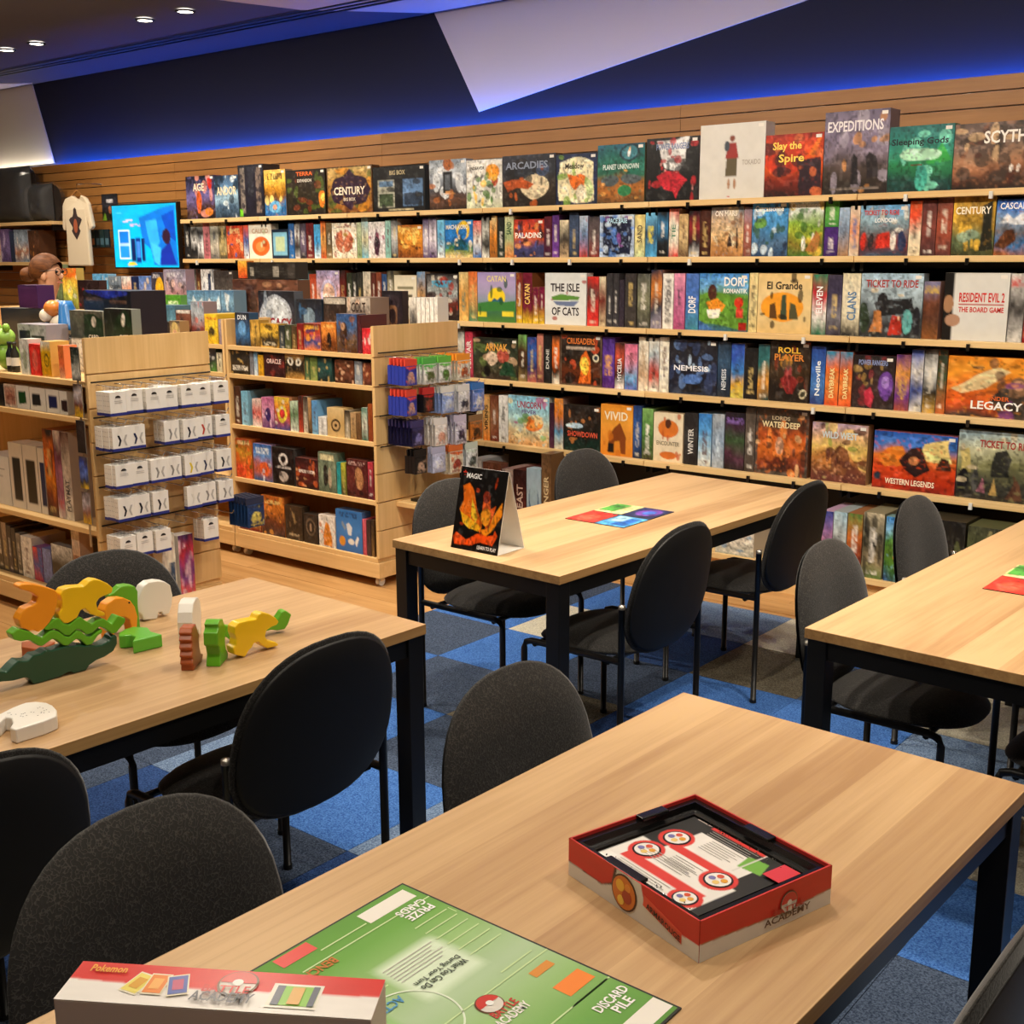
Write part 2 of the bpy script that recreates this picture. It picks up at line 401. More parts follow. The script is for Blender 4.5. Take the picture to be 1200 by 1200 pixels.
# folded white bulkhead panels on wall and ceiling
fw_ = lambda a, b, t: (a, WALL_Y-t, b)
struct(MB().prism([(-5.65, CEIL-.002), (-5.27, 2.69), (-1.45, CEIL-.002)], fw_, .001, .009).build('trim_1', M['white'], wall), 'white triangular bulkhead panel')
struct(MB().prism([(-10.70, CEIL-.002), (-10.43, 2.63), (-12.9, 2.63), (-12.9, CEIL-.002)], fw_, .001, .009).build('trim_2', M['white'], wall))
fc_ = lambda a, b, t: (a, b, CEIL-t)
struct(MB().prism([(-5.66, 6.13), (-6.22, 5.52), (-6.36, 5.07), (-6.66, 3.9), (-2.0, 3.9), (-2.0, 6.13)], fc_, .001, .009).build('trim_3', M['white'], wall))
struct(MB().prism([(-10.6, 6.13), (-10.84, 5.95), (-12.9, 5.7), (-12.9, 6.13)], fc_, .001, .009).build('trim_4', M['white'], wall))
# black linear slots in the ceiling
for k, yy in enumerate((5.565, 5.635, 5.70)):
    struct(MB().box(-12.9, -2.2, yy-.012, yy+.012, CEIL-.016, CEIL-.0095).build('trim_%d' % (5+k), M['black'], wall))
# slat boards with aluminium-lined grooves: board by board
struct(MB().box(-13.1, 1.2, SLAT_Y+.016, SLAT_Y+.03, 0, 2.59).build('trim_8', M['alu'], wall), 'aluminium lining behind the slat boards')
edges = [-13.1, -10.89, -8.49, -6.09, -3.69, -1.29, 1.2]
pitch = .0745
for e in range(6):
    for r in range(34):
        zt = 2.6-r*pitch
        if zt < .1: break
        if edges[e] > -7.5 and zt < 2.0: break
        xe = edges[e+1]
        if edges[e] == -8.49 and zt < 2.0: xe = -7.98
        MB().box(edges[e]+.001, xe-.001, SLAT_Y, SLAT_Y+.016, zt-pitch+.007, zt).build('slat', M['slat'], wall)
# dark backing behind the shelving run
struct(MB().box(-7.98, 1.2, SLAT_Y-.004, SLAT_Y+.014, 0, 2.0).build('trim_9', M['dark'], wall), 'dark backing of the wall shelving')
# LED strips lying in the gap on top of the slat boards
tag(MB().box(-10.43, 1.2, 6.132, 6.146, 2.572, 2.584).build('led_strip', M['led']), 'blue LED strip glowing along the top of the slat boards', 'light strip')
tag(MB().box(-13.0, -10.45, 6.132, 6.146, 2.572, 2.584).build('led_strip', M['ledw']), 'white LED strip glowing above the bagged cushions', 'light strip')

# ------------------------------------------------------------------ ceiling downlights
ordn = ['first', 'second', 'third', 'fourth', 'fifth', 'sixth', 'seventh']
def downlight(x, y, label, power, tilt=0, ang=150):
    t = tag(empty('downlight', (x, y, CEIL-.010)), label, 'downlight', 'ceiling downlights')
    MB().lathe([(.066, .002), (.066, -.008), (.050, -.008), (.048, .004)], n=20).build('trim_ring', M['black'], t)
    MB().lathe([(.0, -.004), (.049, -.004)], n=20).build('lamp_disc', M['lamp'], t)
    L = bpy.data.lights.new('downlight_lamp', 'SPOT'); L.energy = power; L.color = LAMP_COL; L.spot_size = math.radians(ang); L.spot_blend = .7; L.shadow_soft_size = .05
    o = bpy.data.objects.new('downlight_lamp', L); col.objects.link(o); o.parent = t; o.location = (0, 0, -.012); o.rotation_euler[0] = tilt
names4 = ['leftmost ceiling downlight, at the left frame edge', 'second ceiling downlight from the left frame edge', 'third ceiling downlight from the left frame edge', 'rightmost ceiling downlight, beside the white ceiling panel']
for i, x in enumerate((-9.08, -8.65, -7.27, -6.82)): downlight(x, 5.06, names4[i], LAMP_W*.45)
for i, x in enumerate((-9.2, -7.5, -5.8, -4.3, -2.8, -1.3, .2)): downlight(x, 3.5, f'added ceiling downlight aimed at the wall shelving, out of view, {ordn[i]} from the left', LAMP_W*1.4, .5, 146)  # unseen row added and tilted to brighten the wall shelves
for i, x in enumerate((-7.2, -5.4, -3.6, -1.8, 0.0)): downlight(x, 2.7, f'ceiling downlight over the table rows, out of view, {ordn[i]} from the left', LAMP_W*1.05)
for i, x in enumerate((-6.3, -4.2, -2.0, .2)): downlight(x, .7, f'ceiling downlight in the front row, out of view, {ordn[i]} from the left', LAMP_W*.9)  # leftmost lamp added out of view to light the near unit's front

# ------------------------------------------------------------------ wall shelving
ROWS = [('top', 2.056), ('second', 1.756), ('third', 1.358), ('fourth', .998), ('fifth', .598)]
bays = [-7.97, -7.03, -6.09, -4.88, -3.67, -2.46, -1.25]
rc = random.Random(3)
for rn, z in ROWS:
    for b in range(6):
        t = tag(empty('wall_shelf', ((bays[b]+bays[b+1])/2, 5.75, z)), f'pale oak wall shelf, {rn} row, {ordn[b]} board from the screen', 'shelf', 'oak boards of the wall shelving')
        hw = (bays[b+1]-bays[b])/2-.002
        boxpart('board', M['shelf'], t, -hw, hw, 0, .345, -.03, 0, bevel=.002)
        boxpart('support_rail', M['steel'], t, -hw, hw, .20, .22, -.06, -.031)
        for s in (-1, 1): boxpart('bracket', M['steel'], t, s*(hw-.02)-.008, s*(hw-.02)+.008, .05, .344, -.075, -.031)
        for k in range(3):
            x = -hw+.2+k*.4+rc.uniform(-.1, .1)
            if x < hw-.05: MB().box(x-.008, x+.008, -.012, .004, -.045, -.012).build('price_clip', M['blackplastic' if rc.random() < .8 else 'clear'], t)
for b in range(6):
    t = tag(empty('base_deck', ((bays[b]+bays[b+1])/2, 5.60, 0)), f'oak base deck of the wall shelving, {ordn[b]} from the screen', 'shelf', 'base decks of the wall shelving')
    hw = (bays[b+1]-bays[b])/2-.002
    boxpart('deck', M['shelf'], t, -hw, hw, 0, .49, .135, .165, bevel=.002)
    boxpart('kick_board', M['unith'], t, -hw, hw, .03, .05, .0, .134)

# ------------------------------------------------------------------ boxes on the shelves
BOXES = r'''#5.8 2.056|top wall shelf
F -7.939 -7.589 0.321 0.000 0|1c1a22 4a4a72 7a70a8 5a4040 2a2024;b:d98,6,9;o:45,62,9,26,d96a2c;o:78,85,14,9,d98a3a;o:84,18,9,14,c8321e|AGE,45,26,40,18,e8dcc0|dark violet box with orange robed figure
F -7.586 -7.308 0.311 0.000 0|2a4060 6a8fb4 a8c8dc 55708a 1f2c3c;b:123,6,10;b:dde8f0,6,6|ANDOR,52,36,84,20,ead9b0|ice blue box with cream title
F -7.298 -7.013 0.374 0.000 .16|232430 2a2838 252330;r:8,6,26,92,8a8078;r:70,6,90,92,8a7a70;b:2a2838,60,4;r:38,4,60,60,33343f;r:2,84,14,98,8ae03c;n:.3||tall dark box with two columns of symbols
F -7.004 -6.770 0.326 0.000 0|e0b060 f0c85a c89028 7a5020 3a7ab0 2f6aa8;b:ffe08a,6,9;o:50,80,30,14,6ab0dc;o:48,80,10,6,f0a890|,50,15,70,14,3a2412|orange box above a blue bowl picture
F -6.763 -6.353 0.311 0.000 0|2c241e 33291c 38301c 241c18;b:5a6a2c,12,8;b:7a3a1c,8,7;o:92,66,9,18,f08a2c;o:94,62,5,9,ffd86a;f:1a1512,3|TERRA,48,9,42,9,e06a2c;EXPANSION,48,24,36,7,d8d2c4|dark brown box with fire at right edge
F -6.335 -5.889 0.313 0.000 0|c8b078 b89048 a87030 7a4a20;b:5a6a30,12,9;b:e09a30,9,8;p:3a2038,50,8,62,22,84,28,94,52,84,74,62,82,50,96,38,82,16,74,6,52,16,28,38,22;f:5a3a20,3|CENTURY,50,52,68,17,f0e4cc;BIG BOX,50,70,26,7,e8dcc4|autumn landscape box with plum shaped plaque
F -5.882 -5.408 0.290 0.000 0|1c1c1e 222224 1a1a1c;r:10,30,42,90,b8b8a8;r:12,32,40,44,6a88a8;r:12,60,40,88,4a5a40;r:58,30,96,88,6a8ab0;r:60,60,94,86,3a4a60;b:2a2a2c,10,6;r:30,94,78,97,c0b898|BIG BOX,48,14,30,10,c8b890|black box picturing two smaller game boxes
F -5.368 -5.054 0.308 0.000 0|8a96a4 c8d0d8 9aa2ac 4a4a50 6a4a38 1a1614;b:e8ecf0,8,10;r:38,24,62,66,1e2024;r:43,30,57,60,6a7078;o:50,10,12,12,b06a3a;b:c07840,5,6|,50,66,40,6,d8a060|misty mountain box with dark doorway
F -5.051 -4.762 0.292 0.000 0|e4e2dc ece8e0 d8d8d0 c8ccb0;o:72,26,20,16,f0a030;o:80,44,8,10,b05030;b:5a8a3a,12,6;b:f0c040,7,6;b:3a3a38,5,4|ENDEAVOR,30,17,42,7,3a3838|white box with orange and green sketches
F -4.758 -4.355 0.302 0.000 0|3a3c48 2e3440 403428 241c18;o:62,62,26,24,e0d0b0;b:2a2420,8,8;p:b85a24,2,52,22,44,44,46,62,56,48,66,30,62,10,72;o:78,30,12,14,4a5a78;b:c86a2a,6,5|ARCADIES,46,20,80,14,8a94a8|dark box with ember orange dragon
F -4.350 -4.056 0.289 0.000 0|1e2c50 24325a 1e2a48;p:f0e6c0,8,16,30,10,70,9,90,18,92,60,94,92,50,96,8,90,6,50;b:8ab04a,8,7;p:e07828,26,40,44,44,60,40,74,46,66,72,44,68,34,60;o:62,76,10,16,e8e0c8;o:82,70,9,18,c8d8a0|Meadow,46,24,46,11,3a3428|navy box with cream card and orange fox
F -4.051 -3.733 0.323 0.000 0|2a6a80 1f6a6c 2a7868 2a6a58 a06a34 b87838 6a5030;o:68,16,20,16,1a3a48;o:68,16,16,12,4a8a98;o:68,16,3,8,e8f0f0;o:26,62,20,9,5a6468;o:72,60,22,9,5a6468;o:60,80,16,9,3a8a58;b:e8b060,5,4|PLANET UNKNOWN,50,38,76,9,d8e8e4|teal space box with orange ground
F -3.720 -3.387 0.338 0.000 0|2a2a2c 202022 1c1c1e;p:e8e8e8,22,4,80,2,76,40,62,56,36,50,24,26;b:3a3a3c,10,8;b:c03038,14,5;b:e8a8a0,6,4;p:c83040,20,62,40,54,62,58,80,68,62,84,56,98,50,84,34,80|POWER RANGERS,50,14,62,10,7888b0|black box with white splash and red burst
F -3.380 -2.995 0.385 0.000 .10|dcdad4 dedcd6 d8d6d0;n:.04;o:50,20,4,4,8a4a38;p:a03a34,44,26,56,26,60,46,40,46;p:6a6048,42,46,58,46,58,70,40,70;o:46,80,2,7,b08868;o:55,80,2,7,b08868;o:42,30,4,7,4a5460;o:46,97,2,1,c05050|TOKAIDO,80,52,28,7,b0aaa0|big white box with small red robed figure
F -2.992 -2.672 0.310 0.000 0|a83018 e85a1c e06418 8a2c14 3a1c1c;o:34,34,26,22,f08a24;o:34,34,36,32,c8401c;b:2a1a22,12,9;p:3a2430,60,46,96,38,98,96,60,96;p:e07a24,78,34,92,4,97,8,86,40;b:d87848,6,6|Slay the,38,20,50,16,ffd860;Spire,46,40,44,17,ffd860|fiery orange red box with yellow title
F -2.669 -2.335 0.398 0.000 .12|6a6078 8a8098 7a7088 908498 5a4c48 3a3028 2a2220;b:a8a0b0,8,9;b:c08a50,8,5;p:241e24,46,58,50,52,56,58,58,88,46,88;p:2a2228,68,56,74,50,84,56,86,80,68,82;r:12,92,88,94,8a8078|EXPEDITIONS,48,18,86,13,e8e4e8|tall violet grey box with two silhouettes
F -2.332 -2.021 0.306 0.000 0|1f6a68 2a8a80 3aa088 2a8858 1a5048 143838;p:3aa850,58,58,80,26,98,56;b:8ae0c8,8,8;o:52,78,10,20,4ab0a0;o:50,44,30,10,b8e8c8;r:36,58,54,60,7a3a24|Sleeping Gods,48,25,88,13,10202a|teal green box with dark script title
F -2.018 -1.619 0.297 0.000 0|6a5850 7a6860 8a7468 a88468 a07050 5a3a28 33261e;b:4a3c34,14,8;b:d8b890,6,6;b:5a3020,8,5;o:66,72,2,6,e8e0d8;o:74,72,2,6,e8e0d8|SCYTHE,62,22,56,19,f0ece4|wide brown battlefield box at right end
#5.8 1.756|second wall shelf
S -7.997 -7.922 0.284 0.000 0|3a3a3c 2c2c2e||dark grey end box
S -7.915 -7.838 0.290 0.000 0|e8e8e8 222 ddd 222 444||black and white spine
S -7.833 -7.759 0.288 0.000 0|ddd 222 eee 333||second black and white spine
S -7.755 -7.677 0.278 0.000 0|c08088 b87078||dusty pink spine
S -7.672 -7.571 0.281 0.000 0|d8d4c8 8a8a80 d0c8b8 6a6a68||pale patterned spine
S -7.564 -7.475 0.290 0.000 0|cfc5a5 3a3830 c0b080 4a4438||cream and charcoal spine
F -7.468 -7.277 0.243 0.000 0|c84028 e07048 d86838 a04a30;b:f0c090,6,9;b:3a6ab0,3,6|,50,16,60,14,f0d8a0|small red orange box
S -7.270 -7.212 0.245 0.000 0|e06030 3a70b0 e8e8e8||orange and blue spine
F -7.205 -6.948 0.249 0.000 0|e8e4d8 f0ece0 ece6d8;n:.08;o:52,64,38,28,e07838;o:50,66,20,15,f09a58;o:68,56,12,10,c05a28;b:c8d8b0,3,5|CALICO,50,20,72,14,c8a888|cream box with curled orange cat
F -6.945 -6.764 0.206 0.000 0|1e3048 2a4a68 1e3048;r:8,10,92,88,8ac0d8;r:22,26,78,74,c8d8b0;n:.1||light blue box in dark frame
S -6.759 -6.699 0.250 0.000 0|2f6aa8 2a5a98 3a7ab8||royal blue spine
S -6.694 -6.641 0.256 0.000 0|222 ddd 333 ccc||narrow white flecked black spine
S -6.634 -6.575 0.250 0.000 0|2a2830 887890 2a2830||dark violet spine
S -6.568 -6.493 0.246 0.000 0|7a2a2c 5a1e22 8a3434||dark red spine
S -6.487 -6.422 0.234 0.000 0|5ab0e0 4aa0d8 d8e8f0||sky blue spine
S -6.418 -6.367 0.254 0.000 0|e07030 d8a860 c05028||orange spine
S -6.360 -6.307 0.242 0.000 0|8a7858 4a4030 a08860||brown spine
F -6.301 -6.057 0.238 0.000 0|e8e0cc ece6d8 e0d8c4;o:50,52,34,32,c87858;b:e8dcc4,12,6;b:8a3a30,10,5;b:c0a040,5,4|,50,10,60,7,8a4a3c|cream box with red brown city map
S -6.050 -6.010 0.238 0.000 0|c8d0b0 8aa070||pale green spine
S -6.006 -5.944 0.272 0.000 0|8ac0d8 e0d8b0 7ab8d0||pale blue and cream spine
F -5.940 -5.782 0.239 0.000 0|e8e4e0 d8d0d4 e4e0dc;p:5a3048,50,16,70,60,60,90,38,90,30,60;b:a04a68,5,6;o:50,56,10,16,2a1c28||white box with plum figure
S -5.778 -5.730 0.247 0.000 0|a8d0c8 88b8b0||pale teal spine
S -5.724 -5.666 0.256 0.000 0|2a2a2c d8d8d8 1e1e20||black spine with white top
F -5.661 -5.437 0.212 0.000 0|b8702a e0a040 c88030 7a4820;b:ffd878,7,9;b:5a3018,8,6|,50,18,70,18,f8dc88|golden orange box
S -5.434 -5.384 0.252 0.000 0|3a2458 e0d8e8 4a2c68||purple and white spine
S -5.378 -5.316 0.254 0.000 0|3a2458 e8e0ec 4a2c68||second purple and white spine
S -5.306 -5.245 0.237 0.000 0|7ac0e8 6ab0d8 e0e8e8||powder blue spine
F -5.239 -5.005 0.233 0.000 0|3a90d0 2a80c8 2a78c0 5a9048 e0c890;o:66,26,24,24,f0c830;o:64,34,16,16,2a80c8;p:1e5a68,30,80,36,54,50,44,66,50,80,66,84,80;b:f0e0c0,7,5|MACHI KORO,44,18,80,12,f4f0e4|bright blue box with yellow arc
S -5.001 -4.934 0.226 0.000 0|d03830 e8e4dc 3a70b0||red, white and blue spine
S -4.928 -4.871 0.250 0.000 0|1c1c1c d8d8d0 1c1c1c e8e8e0||black spine with white icons
S -4.865 -4.808 0.253 0.000 0|d8c898 e09030 8a5a28||cream and orange spine
S -4.800 -4.748 0.245 0.000 0|1c1e1c 2a3a30||narrow black spine
S -4.743 -4.675 0.250 0.000 0|d0d0a8 a8b888 d88848|SAND,50,30,60,30,3a5a3a,90|sage and orange spine
F -4.670 -4.439 0.226 0.000 0|b83828 d85a30 c86038 4a4a78 3a3a60;b:2a2028,14,7;b:e8a060,9,6;b:5a68b0,6,6|PALADINS,48,42,88,15,f4f0e8|red box with blue clad crowd
S -4.435 -4.381 0.239 0.000 0|6a1e2c 4a1c40||wine red spine
S -4.376 -4.328 0.247 0.000 0|5a3078 7a48a0||violet spine
S -4.321 -4.255 0.215 0.000 0|d8ccb0 3a3430 c0a888||cream and dark spine
S -4.250 -4.181 0.255 0.000 0|3a4a64 4a5a78 2e3a50||slate blue spine
S -4.176 -4.117 0.236 0.000 0|b8c8d8 7a98c0 c04838||pale blue spine with red foot
S -4.108 -4.037 0.228 0.000 0|4a4448 6a5a5c 8a3028||charcoal spine with red foot
F -4.032 -3.795 0.236 0.000 0|c0d0e0 a8b8d0 b0c0d8;p:1a2240,10,6,90,6,92,30,90,94,10,94,8,40;b:5a88d0,14,7;b:d0e0f0,8,6;b:8a4a98,4,6|SPACE BASE,50,14,60,12,b8e0f4|white framed navy spaceship box
S -3.790 -3.723 0.232 0.000 0|d8c888 e0d498 b8c8a0|SAND,50,45,50,42,6a6048,90|pale yellow spine lettered in brown
S -3.718 -3.642 0.241 0.000 0|7ac0e8 2a4a68 5aa8d8|,45,50,40,40,f0e048,90|sky blue spine with yellow script
S -3.639 -3.571 0.243 0.000 0|101214 4a90c0 1a2028 101214||black spine with blue picture
S -3.564 -3.503 0.259 0.000 0|c84038 e8e0d0 e4dccc c84038|TIE,50,48,40,30,5a8a70,90|cream spine with red ends
S -3.499 -3.443 0.229 0.000 0|c8a878 e0c898 6a5038||sandy landscape spine
S -3.436 -3.370 0.245 0.000 0|201a20 a03038 201a20 d8d8d8||black spine with red pattern
S -3.366 -3.304 0.250 0.000 0|4a2418 5a2c1c 3a1c14||dark brown spine
F -3.299 -3.104 0.259 0.000 0|7a8898 c8b098 e0c090 d0a068 a87848;b:e8d8b8,6,9;p:4a3428,52,78,56,60,62,52,66,78;p:4a3428,76,82,79,40,83,40,84,82;b:8a5a38,5,5|ON MARS,46,13,68,11,f4ece0|sandy desert box with two rock towers
S -3.101 -3.057 0.255 0.000 0|9890a0 b86a58 8a5848||dusky pink spine
F -3.053 -2.849 0.277 0.000 0|3a90d8 58a8e4 4a88b8 5a7898 2a4a70;b:d8e8f4,8,8;b:3a5a30,8,6;o:24,40,16,10,6a9a48;b:1e2c48,8,6|Carcassonne,48,12,80,11,f4f4ec|blue seaside town box
F -2.845 -2.654 0.282 0.000 0|b0c8d8 d8e0d8 8ab048 a8b840 8a7a34 4a7830;b:e0c050,7,8;b:3a6a28,9,7;b:f0f0e8,4,6;p:b88048,50,90,80,52,94,66,84,90|Carcassonne,48,10,84,10,e8e8e0|green farmland town box
S -2.644 -2.572 0.136 0.144 0|4a9a48 68b050 3a8840||small green box atop a purple one
S -2.644 -2.572 0.143 0.000 0|4a2878 5a3488 3c2068||small purple box under a green one
S -2.569 -2.513 0.237 0.000 0|a8c0d8 8898b0 b08860||pale blue spine with tan emblem
S -2.510 -2.460 0.244 0.000 0|d8d0c0 e09868 c8c0b0|,50,55,40,60,4a70b0,90|white and orange spine
F -2.457 -2.211 0.244 0.000 0|6aa8d8 98b8c8 7a8890 8a4038 3a4a60;b:e8e4d8,7,7;p:c83828,36,58,64,54,70,84,36,86;o:8,72,6,18,d03828;o:24,72,6,18,2a2a30;o:72,72,6,18,e8e0d8;o:88,72,7,20,2a3a60|TICKET TO RIDE,44,15,72,10,c83028;LONDON,52,30,42,9,f0f0f0|blue sky box with red bus and people
S -2.208 -2.150 0.257 0.000 0|e06838 d85030 e8dcc4 e0d0b0||red spine with cream foot
S -2.146 -2.079 0.259 0.000 0|5a3030 8a4a40 4a3438||dark maroon picture spine
S -2.075 -2.003 0.282 0.000 0|5a3a34 b05a40 6a3c38||brown spine with red figures
F -1.999 -1.806 0.286 0.000 0|8a6a28 c8a040 a88830 6a7a58 4a4a28;b:e0b848,8,8;p:2a2a1c,70,20,92,14,98,92,66,92;o:38,68,26,9,8aa088|CENTURY,48,28,84,12,f4ecd8|olive gold valley box with white title
F -1.801 -1.625 0.252 0.000 0|2a60b8 3a78c8 8aa8c8 6a6a70 3a78b0 a86838;p:d8dce4,10,44,30,28,46,36,66,26,90,46;p:5a3418,0,84,24,58,48,52,52,70,26,90|CASCADIA,52,12,86,12,f4f4f4|blue mountain box with brown elk
#5.8 1.358|third wall shelf
S -6.666 -6.616 0.313 0.000 0|9ac8d0 88b8c0||pale aqua spine above the shelf unit
S -6.554 -6.484 0.288 0.000 0|b04830 d87840||rust spine above the shelf unit
F -6.480 -6.242 0.314 0.000 0|b0a8d0 c8a8b8 e0a888 d8b898;o:52,50,34,30,c8c0e0;o:52,50,26,22,e0b8a0|,50,56,50,12,f4f0e8|lilac peach box with a circle
S -6.238 -6.181 0.315 0.000 0|2a2020 a83028||black and red spine
S -6.167 -6.117 0.298 0.000 0|3a4030 4a5038||olive dark spine
S -6.113 -6.067 0.295 0.000 0|2a2c28 3a3c38||blackish spine
S -6.062 -6.014 0.302 0.000 0|30302c 4a4a40||dark drab spine
S -6.005 -5.933 0.307 0.000 0|d8d0c0 c8b090||cream spine with small emblem
S -5.926 -5.881 0.299 0.000 0|5a2c24 7a3c30||brick brown spine
S -5.877 -5.828 0.303 0.000 0|8a4a30 6a3424||rusty spine
S -5.823 -5.777 0.292 0.000 0|3a5a88 2a4068||denim blue spine
S -5.772 -5.712 0.313 0.000 0|2a2a28 c0b898 2a2a28||black and cream spine
F -5.706 -5.501 0.285 0.000 0|e0d8c0 e4dcc8 d8d0b8;n:.06;r:14,26,86,32,8a8468;r:20,44,80,58,6a6450;r:30,70,70,76,8a8468||plain cream box with olive lettering
S -5.495 -5.422 0.309 0.000 0|6a98c0 c8a070 b89058||blue and tan spine
F -5.412 -5.130 0.296 0.000 0|3a3434 8a8888 a8b0b0 7a3a30 4a3028 2a2020;b:d8d0c0,10,7;b:a83a28,10,6;b:3a2a28,8,7;f:2a2424,3|,48,22,62,14,4ab0d8|dark battle box with cyan title
S -5.125 -5.048 0.307 0.000 0|e0c890 d8a050 e0b870|,50,60,40,40,3a8a88,90|honey yellow spine
S -5.043 -4.973 0.311 0.000 0|d87038 e0a060 4a8868||orange and green spine
F -4.968 -4.659 0.308 0.000 0|a898c8 b8a8d0 b0a8c8 8aa0a8 4a7858 5a8a3c;n:.06;o:50,50,23,19,f4d838;p:3a7090,34,60,44,52,52,56,60,50,70,60;p:4a8848,0,62,30,58,70,60,100,56,100,78,0,78;r:0,80,24,90,e0d040;r:64,78,94,88,e8d848;b:2a5a38,6,5|CATAN,50,13,50,12,e8d890|lilac box with yellow sun over fields
S -4.654 -4.608 0.305 0.000 0|7a1e28 a05030 e0c030||maroon spine with gold foot
S -4.603 -4.530 0.305 0.000 0|7a1a38 6a1630 7a1a38 e8c828|CATAN,50,42,56,40,f0d070,90|wide maroon spine with yellow foot
S -4.525 -4.479 0.221 0.000 0|7a1a40 8a2048 e8c828||short maroon spine with yellow foot
S -4.474 -4.435 0.222 0.000 0|7a1a40 8a2048 e8c828||second short maroon spine with yellow foot
F -4.430 -4.123 0.306 0.000 0|d8dcdc e4e6e4 dcdedc;n:.05;p:6a9a48,16,46,40,40,84,46,80,52,20,52;p:7a88a8,20,54,82,54,70,64,30,62;b:a83a30,4,4|THE ISLE,49,28,70,16,2a2428;OF CATS,50,74,66,16,3a3438|white box with floating green island
S -4.115 -4.035 0.286 0.000 0|d03830 5a4440 c83430 d84038||red and ash spine
S -4.030 -3.984 0.286 0.000 0|d8ccb0 7a3028 c8b898||cream spine with red script
S -3.977 -3.937 0.305 0.000 0|3a383c 48464a||charcoal spine, first of four
S -3.933 -3.893 0.305 0.000 0|38363a 46444a||charcoal spine, second of four
S -3.889 -3.855 0.270 0.000 0|342c3a 403848||charcoal spine, shortest of four
S -3.849 -3.773 0.305 0.000 0|3c3838 4a4644||charcoal spine, widest of four
S -3.764 -3.681 0.304 0.000 0|5a5c58 8a8a70 4a4c48||grey green mossy spine
S -3.673 -3.602 0.326 0.000 0|2a3048 e09040 3a4050 b0a8b8||navy spine with orange face
S -3.595 -3.526 0.306 0.000 0|e8e6e0 e4e0d8|,50,50,60,80,3a3438,90|white spine with dark figures
S -3.522 -3.452 0.307 0.000 0|d898b0 c878a0 a8507a||pink spine
S -3.445 -3.364 0.307 0.000 0|5a80c8 4a78c0 4a90a0|DORF,50,55,60,30,f4f4f4,90|cornflower blue spine lettered in white
F -3.359 -3.061 0.308 0.000 0|4a90d8 78b0dc 6a9a40 5a8a34 4a7a30 3a6a98;p:6a9a3c,0,40,20,30,50,36,100,52,100,96,0,84;o:26,34,9,16,5a3428;p:e8962c,12,52,36,44,54,56,46,66,22,64;p:e8e4d0,16,62,44,62,40,76,22,76;o:82,52,9,10,d84028;r:76,60,90,76,d84838;p:4a78b8,0,78,14,88,30,100,0,100;r:82,84,98,98,a82820|DORF,74,14,46,16,f4f4f0;ROMANTIK,74,30,48,8,f4f4f0|green countryside box with orange house
S -3.055 -3.007 0.312 0.000 0|e0cc98 e4d4a0 d8c890||sand coloured spine
F -3.003 -2.698 0.310 0.000 0|e0c48c e8d09c e4cc98 d8bc84;n:.1;o:46,56,40,24,f0a838;p:4a5a48,44,76,46,36,54,36,57,76;p:6a4a28,22,76,24,52,34,48,38,76;p:5a5a40,60,76,62,48,72,52,76,76;b:2a2018,8,5|El Grande,50,20,66,13,2a241c|sandy box with castle painting
S -2.692 -2.614 0.306 0.000 0|2a8868 c02838 e8e0dc 2a7858|ELEVEN,50,42,44,44,f4f4f4,90|green and red football spine
S -2.609 -2.534 0.304 0.000 0|3a3448 4a4460 8a8890 2e2a3c||dark plum spine with round seal
S -2.530 -2.436 0.312 0.000 0|e4dcc0 e8e0c8 e4dcc0 2a2a2c|CLANS,55,52,50,46,5a80a8,90|cream spine with blue letters
F -2.432 -2.118 0.313 0.000 0|a8c4d8 b8ccd8 8a98a0 4a4c50 3a3c3e;p:2a2c30,22,46,50,40,82,36,90,60,30,66;o:36,44,9,12,2a2a2e;o:8,70,7,22,3a4a38;p:c88850,16,92,22,58,34,58,38,92;p:b83a2c,48,94,54,64,66,66,70,94;o:77,74,8,20,6ab0b0;o:92,72,7,22,2a2c34;b:e0d0b0,5,4|TICKET TO RIDE,50,16,84,12,a83028|pale blue box with black locomotive
S -2.114 -2.036 0.276 0.000 0|8a88a8 7a4a34 5a3828 8a5a30|,50,15,80,12,e0c050|lilac topped spine with troll face
F -2.015 -1.715 0.317 0.000 .09|dcdcd8 e0e0dc d8d8d4;n:.03;r:0,0,15,100,1c1a1a;o:8,46,8,13,b08868;o:16,70,12,9,b8937a;r:24,46,93,47.5,c03028|RESIDENT EVIL 2,59,36,70,14,d02c24;THE BOARD GAME,59,54,70,8,d02c24|white box with red title and gripping hand
S -1.710 -1.644 0.315 0.000 0|e4e2de 3a3634 d8d6d2|,45,12,80,14,c83028|white spine with standing dark figure
S -1.640 -1.591 0.316 0.000 0|c8c4c8 3a2a2c a82824||grey and red spine at frame edge
#5.8 0.998|fourth wall shelf
S -5.144 -5.088 0.337 0.000 0|181818 d8d8d0 181818 e8e4d8|,50,45,60,25,d8d0c0,90|black spine with white squares
S -5.080 -5.015 0.294 0.000 0|c03850 d86070 8a2c48|FUNFAIR,50,50,60,60,f0e4e0,90|rose red spine with white letters
F -5.010 -4.644 0.259 0.000 0|2a3028 3a4434 4a4a38 3a2c24;b:6a7a48,14,8;b:c8a888,8,8;o:42,50,12,16,e0c8b0;o:66,44,14,16,b05848;p:2a5038,60,90,70,56,90,60,96,92;o:30,80,10,14,1c1a18|ARNAK,53,22,50,18,e8a84a|jungle green box with amber title
S -4.639 -4.572 0.290 0.000 0|7ab068 5a3c28 3a2c20 a89060||green and bark brown spine
S -4.566 -4.496 0.276 0.000 0|2a4a90 3a68b0 1e3870 b06858||deep blue planet spine
S -4.491 -4.443 0.301 0.000 0|c88878 7a4a48||dull pink spine
S -4.438 -4.380 0.297 0.000 0|1a1a1c 303030 1a1a1c|DUNE,50,50,40,40,d0d0c8,90|plain black spine lettered in grey
